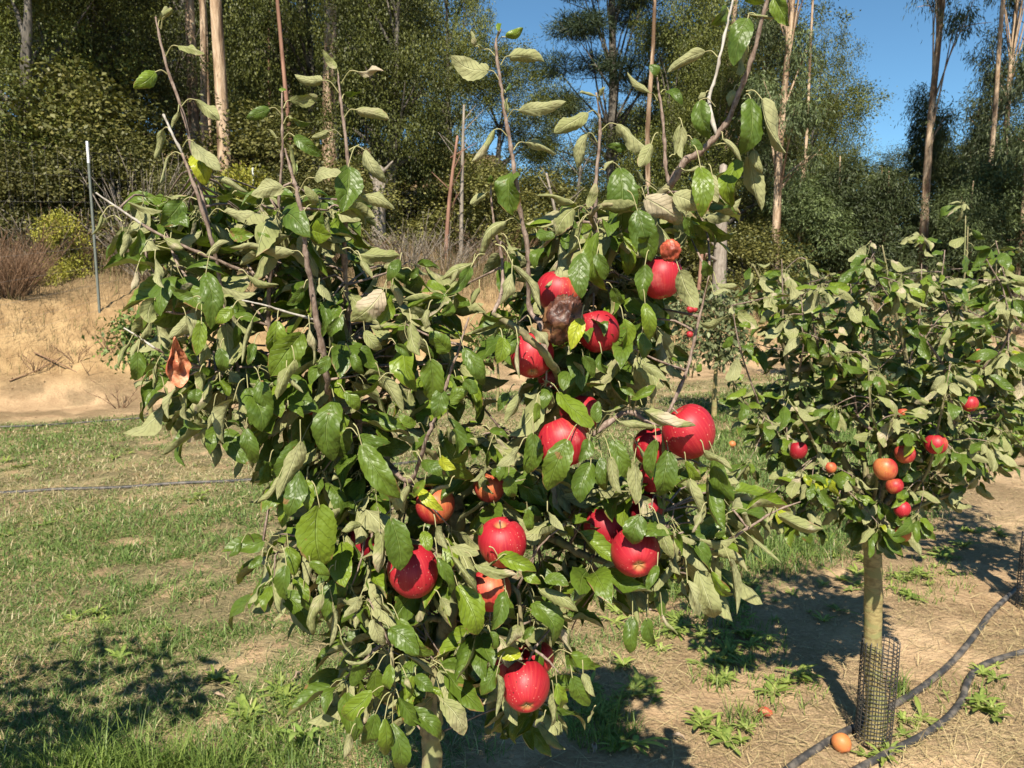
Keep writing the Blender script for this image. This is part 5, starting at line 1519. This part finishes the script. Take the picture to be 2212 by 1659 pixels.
def stem_px(tree, name, pts, rad, mat, sides=7, n=5):
    P = [at(p[0], p[1], p[2] - (0.24 if p[2] > 2.57 or p[2] < 2.55 else 0)) if len(p) == 3 else Vector(p[:3]) for p in pts]
    p, r_ = smooth_path(P, rad, n)
    rr_ = np.random.default_rng(len(SKEL) + 3)
    p[1:-1] += rr_.normal(size=p[1:-1].shape) * r_[1:-1, None] * (0.02 if name == 'trunk' else 0.14)
    if name == 'trunk':
        r_ = r_ * (1 + 0.03 * rr_.normal(size=len(r_)))
    SKEL.extend(zip(p, r_))
    V, F = tube(p - np.array(tree.location), r_, sides)
    obj(name, mesh_np(name, V, F, [mat]), tree)


s0 = second.location
stem_px(second, 'trunk', [(s0.x, s0.y, s0.z - 0.05, 0), (s0.x, s0.y, s0.z + 0.15, 0), (1884, 1430, D2), (1886, 1300, D2), (1884, 1190, D2), (1880, 1110, D2)], [.044, .034, .031, .030, .029, .025], M_TRUNK2, 16, 7)
for pts, rad, mt, nm in [
    ([(1880, 1120, 2.8), (1800, 1085, 2.85), (1720, 1075, 2.86), (1650, 1110, 2.8)], [15, 12, 9, 4], M_BARK, 'limb'),
    ([(1880, 1120, 2.8), (1800, 960, 2.78), (1715, 850, 2.75), (1685, 700, 2.72), (1650, 620, 2.72), (1625, 570, 2.72)], [17, 13, 10, 7, 5, 2.5], M_BARK, 'limb'),
    ([(1800, 960, 2.78), (1700, 930, 2.65), (1620, 880, 2.62), (1580, 820, 2.62)], [8, 6, 4, 2.5], M_BARK, 'branch'),
    ([(1880, 1120, 2.8), (1860, 950, 2.85), (1820, 800, 2.85), (1775, 690, 2.82), (1740, 560, 2.8)], [16, 12, 9, 6, 2.5], M_BARK, 'limb'),
    ([(1860, 950, 2.85), (1890, 800, 2.9), (1880, 690, 2.88), (1858, 600, 2.85)], [9, 7, 5, 2.5], M_BARK, 'branch'),
    ([(1880, 1120, 2.8), (1940, 960, 2.75), (1960, 800, 2.72), (1930, 660, 2.72), (1905, 530, 2.72)], [16, 12, 9, 6, 2.5], M_BARK, 'limb'),
    ([(1880, 1120, 2.8), (1990, 1000, 2.78), (2060, 920, 2.72), (2120, 800, 2.7), (2200, 690, 2.7)], [16, 12, 9, 7, 3], M_BARK, 'limb'),
    ([(1990, 1000, 2.78), (2020, 850, 2.85), (2060, 700, 2.88), (2085, 580, 2.88), (2090, 490, 2.88)], [9, 7, 5.5, 4, 2], M_BARK, 'branch'),
    ([(1990, 1010, 2.78), (2035, 960, 2.6), (2055, 935, 2.55), (2090, 905, 2.55)], [9, 7, 6, 4], simple('green_shoot', lambda n: (n.mix(n.noise(n.coord(), 20), (0.22, 0.26, 0.06), (0.36, 0.36, 0.12)), None), 0.6), 'shoot'),
    ([(1900, 1130, 2.8), (1990, 1090, 2.7), (2070, 1060, 2.65), (2130, 1010, 2.65)], [10, 8, 6, 3], M_BARK, 'branch'),
    ([(1790, 830, 2.85), (1770, 760, 2.8), (1755, 690, 2.78), (1748, 610, 2.78)], [5, 4, 3, 1.8], M_SHOOT, 'shoot'),
    ([(2060, 920, 2.72), (2040, 800, 2.62), (1985, 720, 2.6), (1955, 680, 2.6)], [6, 5, 3.5, 2], M_SHOOT, 'shoot'),
    ([(2120, 800, 2.7), (2175, 730, 2.65), (2170, 640, 2.62), (2130, 560, 2.62)], [5, 4, 3, 2], M_SHOOT, 'shoot'),
    ([(1940, 960, 2.75), (1870, 920, 2.6), (1830, 860, 2.56), (1795, 780, 2.56), (1790, 740, 2.56)], [7, 6, 4, 3, 2], M_SHOOT, 'shoot'),
    ([(1690, 720, 2.72), (1690, 650, 2.7), (1688, 560, 2.7)], [4, 3, 1.6], M_SHOOT, 'shoot'),
    ([(1820, 800, 2.85), (1840, 700, 2.8), (1835, 590, 2.8)], [4.5, 3, 1.6], M_SHOOT, 'shoot'),
    ([(1960, 800, 2.72), (1985, 690, 2.7), (1990, 570, 2.7)], [4.5, 3, 1.6], M_SHOOT, 'shoot'),
    ([(1930, 660, 2.72), (1895, 600, 2.66), (1880, 520, 2.66)], [4, 3, 1.6], M_SHOOT, 'shoot'),
    ([(2060, 700, 2.88), (2035, 620, 2.8), (2040, 540, 2.8)], [4, 3, 1.6], M_SHOOT, 'shoot'),
    ([(1640, 880, 2.62), (1600, 760, 2.6), (1580, 660, 2.6)], [4, 3, 1.6], M_SHOOT, 'shoot'),
    ([(1715, 850, 2.75), (1735, 740, 2.6), (1730, 640, 2.6)], [4, 3, 1.6], M_SHOOT, 'shoot'),
    ([(2200, 690, 2.7), (2170, 600, 2.66), (2150, 520, 2.66)], [4, 3, 1.6], M_SHOOT, 'shoot'),
    ([(1880, 1120, 2.8), (1900, 980, 2.6), (1880, 880, 2.5), (1875, 780, 2.5)], [8, 6, 4, 2], M_BARK, 'branch'),
    ([(1880, 1120, 2.8), (1780, 1000, 2.6), (1740, 920, 2.5), (1700, 860, 2.5)], [8, 6, 4, 2], M_BARK, 'branch'),
    ([(1880, 1120, 2.8), (1990, 1040, 2.6), (2030, 900, 2.5), (2050, 800, 2.5)], [8, 6, 4, 2], M_BARK, 'branch'),
]:
    stem_px(second, nm, pts, [x * H * 0.85 for x in rad], mt)

sr = np.random.default_rng(31)
VAR2 = leaf_variants(19, 8, 2)
VAR2M = [mesh_np('leaf', V, F, [M_LEAF, M_PET], uv=UV, fmat=fm) for V, F, UV, fm in VAR2]
frames = []
K = list(SKEL)
REG2 = [(1690, 700, 90, 70, 11), (1675, 890, 50, 70, 9), (1720, 960, 110, 110, 22), (1800, 800, 120, 110, 21), (1860, 1000, 130, 110, 24), (1960, 820, 110, 120, 21), (2010, 970, 110, 100, 21),
        (2110, 850, 80, 110, 16), (2170, 760, 40, 80, 8), (1780, 1080, 90, 50, 10), (1980, 1100, 120, 50, 14), (1880, 660, 60, 60, 6), (2070, 680, 50, 60, 6), (2120, 1000, 60, 60, 8), (1670, 1090, 50, 40, 5), (1900, 1140, 60, 25, 5), (1690, 620, 50, 50, 4), (1790, 640, 50, 60, 4), (1900, 600, 50, 50, 4), (2050, 600, 60, 50, 4), (2150, 620, 40, 60, 4), (1850, 860, 160, 120, 10), (1740, 880, 90, 90, 6), (2030, 880, 80, 100, 6)]
frames = fill(second, REG2, 2.26, 2.82, 0.072, sr, VAR2, SKEL, per=(7, 11), pU=0.45)
# leaves along the free shoots
for p, q in K:
    if q < 0.0048 and sr.random() < 0.85:
        frames += spur_cluster(Vector(p), 1 + int(sr.random() < 0.5), 0.072, sr, Vector((sr.uniform(-1, 1), sr.uniform(-1, .3), 0.3)), pU=0.5)
# those nearest the viewer are leaf parts, the rest one mass
frames.sort(key=lambda M: M.translation.y)
for M in frames[:300]:
    o = bpy.data.objects.new('leaf', VAR2M[sr.integers(len(VAR2M))])
    col.objects.link(o)
    o.parent = second
    M2 = M.copy()
    M2.translation = M.translation - second.location
    o.matrix_basis = M2
    if sr.random() < 0.07:
        o.color = (1, 1, 0.4, 1)
obj('foliage', join_leaves(frames[300:], VAR2, sr, second.location), second, kind='stuff')
print('right tree leaves', len(frames))

SG = 'apples on the right tree'
for i, (t, x, y, rp, d, ye, yd, tone, lab) in enumerate([
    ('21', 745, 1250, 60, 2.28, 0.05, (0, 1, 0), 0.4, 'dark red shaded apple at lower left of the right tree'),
    ('21', 1855, 950, 50, 2.28, 0.48, (1, -0.3, 0), 0.9, 'red apple at the upper right of the right tree'),
    ('21', 1635, 1210, 70, 2.24, 0.52, (0.6, -0.3, -0.5), 0.95, 'orange red apple behind the yellow green shoot'),
    ('21', 1435, 1272, 65, 2.26, 0.52, (-0.6, -0.5, 0), 1.0, 'red apple upper one of the pair in the right tree middle'),
    ('21', 1308, 1370, 76, 2.20, 0.62, (-0.5, -0.6, 0.4), 1.0, 'yellow orange apple front one of the pair in the right tree'),
    ('21', 1368, 1480, 56, 2.30, 0.5, (-0.6, -0.4, 0), 1.0, 'red apple hanging just below the yellow orange one'),
    ('21', 1418, 1630, 54, 2.26, 0.12, (0, 0, -1), 1.0, 'small red apple with calyx showing low in the right tree'),
    ('22', 1420, 145, 54, 2.30, 0.75, (0, -1, -0.3), 0.9, 'orange lowest apple of the right tree'),
    ('21', 1420, 1010, 34, 2.33, 0.6, (0, -1, 0), 1.0, 'tiny glimpse of pale red apple mid right tree'),
    ('21', 955, 1360, 38, 2.28, 0.6, (0, -1, 0), 1.0, 'pale orange apple showing under twigs of the right tree'),
]):
    P = att(t, x, y, d)
    apple(P, px_d(2 * rp * 0.3345, d), (0.05, -0.55 if 'calyx' in lab else -0.2, -0.8), ye, yd, tone, lab, SG, i)
V, F = shrivel(9, 0.013, 0.012, 0.02, 0.35)
o = obj('dried_apple', mesh_np('dried_apple', V, F, [M_DRYORG]), loc=att('21', 1905, 640, 2.33), label='dried orange apple piece high in the right tree', cat='apple', group=SG)


# ------------------------------------------------------------------ neighbours in the row (mostly outside the frame)
def row_tree(x, y, label, seed, near=False):
    r = np.random.default_rng(seed)
    t = obj('apple_tree', None, loc=(x, y, gz(x, y)), label=label, cat='tree')
    loc = np.array(t.location)
    mb = MB()
    mb.tube([(0, 0, -.05), (0.01, 0, 0.35), (0, 0.01, 0.75)], [.034, .03, .026], 10, 5)
    obj('trunk', mb.mesh('trunk', [M_TRUNK2]), t)
    sk = []
    for k in range(11):
        a = k * 2.4 + r.uniform(-.3, .3)
        R = r.uniform(0.2, 0.55)
        h = r.uniform(1.2, 1.95)
        P = [(0, 0, 0.7), (R * 0.5 * math.cos(a), R * 0.5 * math.sin(a), 0.95), (R * math.cos(a), R * math.sin(a), (h + 1) / 2), (R * 1.1 * math.cos(a), R * 1.1 * math.sin(a), h)]
        p, rad = smooth_path(P, [.012, .009, .006, .002], 4)
        m2 = MB()
        m2.add(*tube(p, rad, 6))
        obj('limb', m2.mesh('limb', [M_BARK]), t)
        sk += [q for q in p[3:]]
    fr = []
    for p in sk:
        for q in range(2):
            c = Vector(p + loc + r.normal(size=3) * np.array((.10, .10, .06)))
            fr += spur_cluster(c, int(r.integers(4, 7)), 0.08, r, Vector(p * np.array((1, 1, 0))).normalized(), pU=0.4)
    obj('foliage', join_leaves(fr, VAR2, r, loc), t, kind='stuff')
    return t


g3 = ground_px(2222, 1312)
row_tree(g3.x, g3.y, 'apple tree cut off by the right edge behind the guarded one', 4)
row_tree(-1.98, 1.62, 'neighbouring apple tree just beyond the left edge, seen by its shadow', 5)


# ------------------------------------------------------------------ mesh guards round the trunks
def guard_mesh():
    mb = MB()
    r = np.random.default_rng(2)
    R, Hh, nv, nh = 0.060, 0.385, 20, 25

    def pt(a, z):
        s = 1 + 0.03 * math.sin(2 * a + z * 9) + 0.02 * math.sin(5 * a + 3)
        return (R * s * math.cos(a) + 0.012 * (z - 0.1), R * s * math.sin(a), z)
    for k in range(nv):
        a = 2 * math.pi * k / nv
        hh = Hh + r.uniform(-0.004, 0.016)
        mb.tube([pt(a + 0.03 * math.sin(z * 14), z) for z in np.linspace(-0.02, hh, 9)], 0.0019, 4, 1)
    for j in range(nh):
        z = Hh * (j + 0.3) / nh
        ring = [pt(2 * math.pi * k / 48, z + 0.002 * math.sin(k * 0.7 + j)) for k in range(49)]
        p = np.array(ring)
        mb.add(*tube(p, [0.0018] * len(p), 4, False))
    return mb.mesh('tree_guard', [M_NET])


GUARD = guard_mesh()
for x, y, lab in ((s0.x - 0.002, s0.y, 'black plastic mesh guard round the foot of the right tree'), (g3.x, g3.y, 'black mesh guard cut by the right edge of the picture')):
    obj('tree_guard', GUARD, loc=(x, y, gz(x, y)), label=lab, cat='tree guard')


# ------------------------------------------------------------------ irrigation hoses
def hose(pts, rad, label, lift=0.0):
    P = []
    for px, py in pts:
        p = ground_px(px, py)
        P.append(Vector((p.x, p.y, gz(p.x, p.y) + rad * 0.75 + lift)))
    p, r_ = smooth_path(P, [rad] * len(P), 8)
    V, F = tube(p, r_, 12)
    obj('irrigation_hose', mesh_np('irrigation_hose', V, F, [M_HOSE]), label=label, cat='hose', group='black irrigation hoses')


hose([(1600, 1760), (1700, 1668), (1760, 1625), (1820, 1588), (1870, 1565), (1935, 1525), (1990, 1490), (2050, 1440), (2090, 1395), (2120, 1355), (2145, 1322), (2200, 1270)], 0.0135, 'black hose running behind the mesh guard and off towards the right')
hose([(1760, 1720), (1850, 1668), (1930, 1625), (1990, 1595), (2040, 1560), (2075, 1520), (2088, 1480), (2110, 1450), (2150, 1430), (2230, 1408), (2330, 1390)], 0.0135, 'black hose curving in an S at the lower right corner')
hose([(-80, 1072), (40, 1066), (130, 1060), (260, 1056), (380, 1047), (480, 1043), (560, 1038), (700, 1025), (900, 1000)], 0.015, 'straight black hose crossing the straw at far left')
hose([(-60, 925), (60, 922), (170, 915), (300, 905), (420, 896)], 0.012, 'far hose lying along the edge of the dirt track')


# ------------------------------------------------------------------ weeds
def weed_mesh(seed, n, L, W, c0, c1, up=0.5):
    r = np.random.default_rng(seed)
    V, F, C = [], [], []
    for i in range(n):
        a = r.uniform(0, 6.28)
        l = L * r.uniform(0.35, 1.2)
        el = up * r.uniform(0.3, 1.5)
        w = W * r.uniform(0.7, 1.2)
        t = r.random()
        c = np.array(c0) * (1 - t) + np.array(c1) * t
        base = len(V)
        ns = 6
        for k in range(ns + 1):
            s = k / ns
            e = el * (1 - 1.1 * s)
            rad = l * s * math.cos(el * 0.5)
            z = l * (s * math.sin(el) - s * s * 0.55 * math.sin(el)) + 0.004
            hw = w * (0.22 + 0.78 * math.sin(math.pi * min(1, s ** 1.4 * 0.93 + 0.07))) * (1 if s < 1 else 0.1) * (1 + 0.15 * (k % 2))
            for sj in (-1, 0, 1):
                x, y = rad, sj * hw
                V.append((x * math.cos(a) - y * math.sin(a), x * math.sin(a) + y * math.cos(a), z + abs(sj) * hw * 0.35))
                C.append(c * (1.0 if sj else 1.35))
        for k in range(ns):
            for j in range(2):
                q = base + k * 3 + j
                F.append((q, q + 1, q + 4, q + 3))
    return mesh_np('weed_rosette', V, np.array(F), [M_GRASS], colr=np.array(C))


WEED = [weed_mesh(1, 13, 0.080, 0.0065, (0.12, 0.17, 0.030), (0.25, 0.29, 0.07), 0.6), weed_mesh(2, 19, 0.06, 0.005, (0.13, 0.18, 0.03), (0.26, 0.30, 0.08), 0.9),
        weed_mesh(3, 9, 0.085, 0.008, (0.11, 0.16, 0.03), (0.20, 0.25, 0.06), 0.6), weed_mesh(4, 24, 0.05, 0.004, (0.13, 0.18, 0.035), (0.26, 0.29, 0.09), 1.1)]
wr = random.Random(12)
spots = []
for cx, cy, rx, ry, n in ((1400, 1340, 90, 50, 7), (1540, 1380, 90, 40, 7), (1640, 1290, 90, 30, 6), (1330, 1480, 60, 60, 9), (1400, 1500, 30, 20, 3), (1560, 1430, 60, 50, 8), (1620, 1360, 60, 40, 7), (1490, 1320, 90, 50, 7), (1580, 1590, 40, 30, 4), (1690, 1470, 60, 40, 5), (1520, 1560, 30, 30, 3), (1330, 1590, 30, 30, 3),
                          (1960, 1270, 60, 30, 8), (2020, 1220, 70, 40, 9), (1820, 1240, 80, 40, 7), (1760, 1190, 60, 30, 5), (2120, 1170, 60, 40, 6), (2100, 1530, 80, 40, 4), (1940, 1560, 60, 30, 3), (2150, 1460, 50, 30, 2),
                          (1250, 1550, 50, 30, 4), (1440, 1390, 40, 30, 3), (560, 1560, 60, 50, 7), (650, 1490, 80, 50, 7), (720, 1560, 60, 40, 5), (480, 1480, 30, 20, 2), (250, 1380, 200, 60, 5), (100, 1130, 100, 40, 3), (420, 1080, 40, 20, 3), (60, 1005, 60, 12, 3), (220, 985, 90, 15, 3), (1780, 1330, 40, 20, 2), (1890, 1640, 60, 15, 2)):
    for i in range(int(n * 1.5)):
        a, q = wr.uniform(0, 6.28), math.sqrt(wr.random())
        spots.append((cx + rx * q * math.cos(a), cy + ry * q * math.sin(a)))
for i, (px, py) in enumerate(spots):
    p = ground_px(px, py)
    o = obj('weed_rosette', WEED[i % 4], loc=(p.x, p.y, gz(p.x, p.y)), label='low bright green weed rosette on the orchard floor', cat='weed', group='green weed rosettes on the orchard floor')
    s = wr.uniform(0.55, 1.3) * (1.0 if p.y < 4.5 else 1.2)
    o.scale = (s, s, s * wr.uniform(0.7, 1.2))
    o.rotation_euler = (wr.uniform(-.2, .2), wr.uniform(-.2, .2), wr.uniform(0, 6.28))


# taller grass at the lower left corner
def tall_grass():
    r = np.random.default_rng(91)
    P, az, Hh, W, ln, C = [], [], [], [], [], []
    for cx, cy, rx, ry, n, h in ((230, 1690, 140, 40, 520, 0.19), (430, 1680, 100, 45, 520, 0.15), (580, 1640, 90, 50, 300, 0.09), (650, 1500, 70, 40, 120, 0.08), (40, 1680, 60, 30, 120, 0.10), (1300, 1580, 80, 50, 260, 0.10), (1200, 1500, 60, 50, 140, 0.09), (1360, 1280, 120, 40, 420, 0.13), (1480, 1230, 120, 40, 380, 0.12), (1680, 1210, 110, 40, 300, 0.12), (1540, 1330, 60, 40, 160, 0.10), (1010, 1480, 60, 60, 200, 0.1), (1940, 1500, 25, 20, 60, 0.09), (1620, 1390, 90, 50, 160, 0.06), (1700, 1500, 90, 50, 110, 0.05), (2000, 1260, 110, 50, 220, 0.06), (1560, 1460, 80, 40, 120, 0.06), (2090, 1500, 90, 50, 80, 0.05), (1600, 1560, 50, 20, 60, 0.1)):
        for i in range(n):
            a, q = r.uniform(0, 6.28), math.sqrt(r.random())
            p = ground_px(cx + rx * q * math.cos(a), cy + ry * q * math.sin(a))
            P.append((p.x, p.y, gz(p.x, p.y)))
            az.append(r.uniform(0, 6.28))
            Hh.append(h * r.uniform(0.5, 1.3))
            W.append(r.uniform(0.0025, 0.0055))
            ln.append(r.beta(2, 2.6) * 0.95)
            t = r.random()
            C.append(np.array((0.07, 0.12, 0.022)) * (1 - t) + np.array((0.19, 0.25, 0.055)) * t)
    blades('tall_grass', np.array(P), np.array(az), np.array(Hh), np.array(W), np.array(ln), np.array(C), M_GRASS, curl=0.6)


tall_grass()
big = weed_mesh(7, 7, 0.19, 0.013, (0.16, 0.24, 0.05), (0.24, 0.32, 0.08), 1.15)
for px, py, rz, lab in ((262, 1700, 0.3, 'broad pale green weed blades standing at the bottom left edge'), (660, 1600, 1.2, 'broad green weed blades below the lower left of the front tree'), (1370, 1610, 2.0, 'long strap leaved weed on bare soil below the front tree')):
    p = ground_px(px, py)
    o = obj('broad_weed', big, loc=(p.x, p.y, gz(p.x, p.y)), label=lab, cat='weed')
    o.rotation_euler.z = rz
    if 'strap' in lab:
        o.scale = (0.8, 0.8, 0.5)

# ------------------------------------------------------------------ fallen fruit, stones and leaves on the ground
p = ground_px(1816, 1622)
o = apple((p.x, p.y, gz(p.x, p.y) + 0.030), 0.066, (0.15, -0.55, -0.55), 1.0, (0, -1, 0), 1.0, 'orange yellow fallen apple lying against the hose by the guard', 'fallen apples', 1)
p = ground_px(1652, 1545)
V, F = shrivel(12, 0.026, 0.018, 0.017, 0.35)
o = obj('fallen_apple', mesh_np('fallen_apple', V, F, [M_DRYRED]), loc=(p.x, p.y, gz(p.x, p.y) + 0.014), label='red half eaten fallen apple on the bare soil', cat='apple', group='fallen apples')
o.rotation_euler = (0.2, 0.1, -0.5)
fv, ff = shrivel(14, 0.016, 0.011, 0.010, 0.3)
f = obj('flesh', mesh_np('flesh', fv, ff, [M_FLESH]), o, loc=(-0.004, -0.012, 0.010))
for px, py, lab, ye in ((1581, 966, 'pale fallen apple in the grass right of the big red apple', 0.9), (345, 905, 'orange fallen apple at the foot of the young left tree', 0.7), (1900, 925, 'fallen apple far behind the right tree', 0.6)):
    p = ground_px(px, py)
    apple((p.x, p.y, gz(p.x, p.y) + 0.03), 0.07, (0.4, -0.5, -0.5), ye, (0, -1, 0), 1.0, lab, 'fallen apples')
for i in range(9):
    a = rr.uniform(0, 6.28)
    b = onground(1415, 8.2)
    apple((b.x + 0.42 * math.cos(a), b.y - abs(0.42 * math.sin(a)), b.z + rr.uniform(0.7, 1.45)), 0.07, (0, -0.2, -1), 0.3, (0, -1, 0), 1.0, 'small red apple hanging in the distant apple tree', 'apples on the distant tree')

dl = rr.uniform(0, 1)
dr = np.random.default_rng(44)
M_DEADLEAF = simple('dead_leaf', lambda n: (n.mix(n.noise(n.coord(), 60), (0.16, 0.10, 0.06), (0.42, 0.33, 0.24)), None), 0.8)
for i, (px, py, lab) in enumerate(((532, 1752 - 0, None), (463, 1512, 'curled brown fallen leaf on the grass at lower left'), (630, 1478, 'pale fallen leaf in the grass left of the trunk'), (1280, 1640, 'fallen leaf in the shade right of the trunk'), (1480, 1610, 'fallen leaf on the bare soil below the weeds'))):
    if lab is None:
        continue
    p = ground_px(px, py)
    V, F, UV = leaf_geom(0.06, 0.5, dr, 10, 2, arch=0.15, fold=0.7, roll=0.6, twist=0.5, wave=0.4)
    o = obj('fallen_leaf', mesh_np('fallen_leaf', V, np.array(F), [M_DEADLEAF]), loc=(p.x, p.y, gz(p.x, p.y) + 0.018), label=lab, cat='leaf', group='fallen leaves')
    o.rotation_euler = (0.1, 0.2, dr.uniform(0, 6.28))
# clods and pebbles
n = 900
x, y = sample_ground(n, 2.3, 11, 1.4, dr)
k = grass_amount(x, y) < 0.5
x, y = x[k], y[k]
VV, FF = [], []
ico = np.array([(1, 0, 0), (-1, 0, 0), (0, 1, 0), (0, -1, 0), (0, 0, 1), (0, 0, -1)], float)
icf = [(0, 2, 4), (2, 1, 4), (1, 3, 4), (3, 0, 4), (2, 0, 5), (1, 2, 5), (3, 1, 5), (0, 3, 5)]
for i in range(len(x)):
    s = dr.uniform(0.003, 0.011) * (1 + max(0, y[i] - 4) * 0.15)
    v = ico * dr.uniform(0.6, 1.2, (6, 1)) * s * np.array((1, 1, 0.65)) + np.array((x[i], y[i], gz(x[i], y[i]) + s * 0.25))
    FF += [tuple(a + len(VV) * 6 for a in f) for f in icf]
    VV.append(v)
obj('soil_clods', mesh_np('soil_clods', np.concatenate(VV), np.array(FF), [M_SOIL]), kind='stuff')

print('objects', len(bpy.data.objects), 'tris', sum(sum(len(p.vertices) - 2 for p in m.polygons) for m in bpy.data.meshes if len(m.polygons) < 50000) + sum(2 * len(m.polygons) for m in bpy.data.meshes if len(m.polygons) >= 50000))
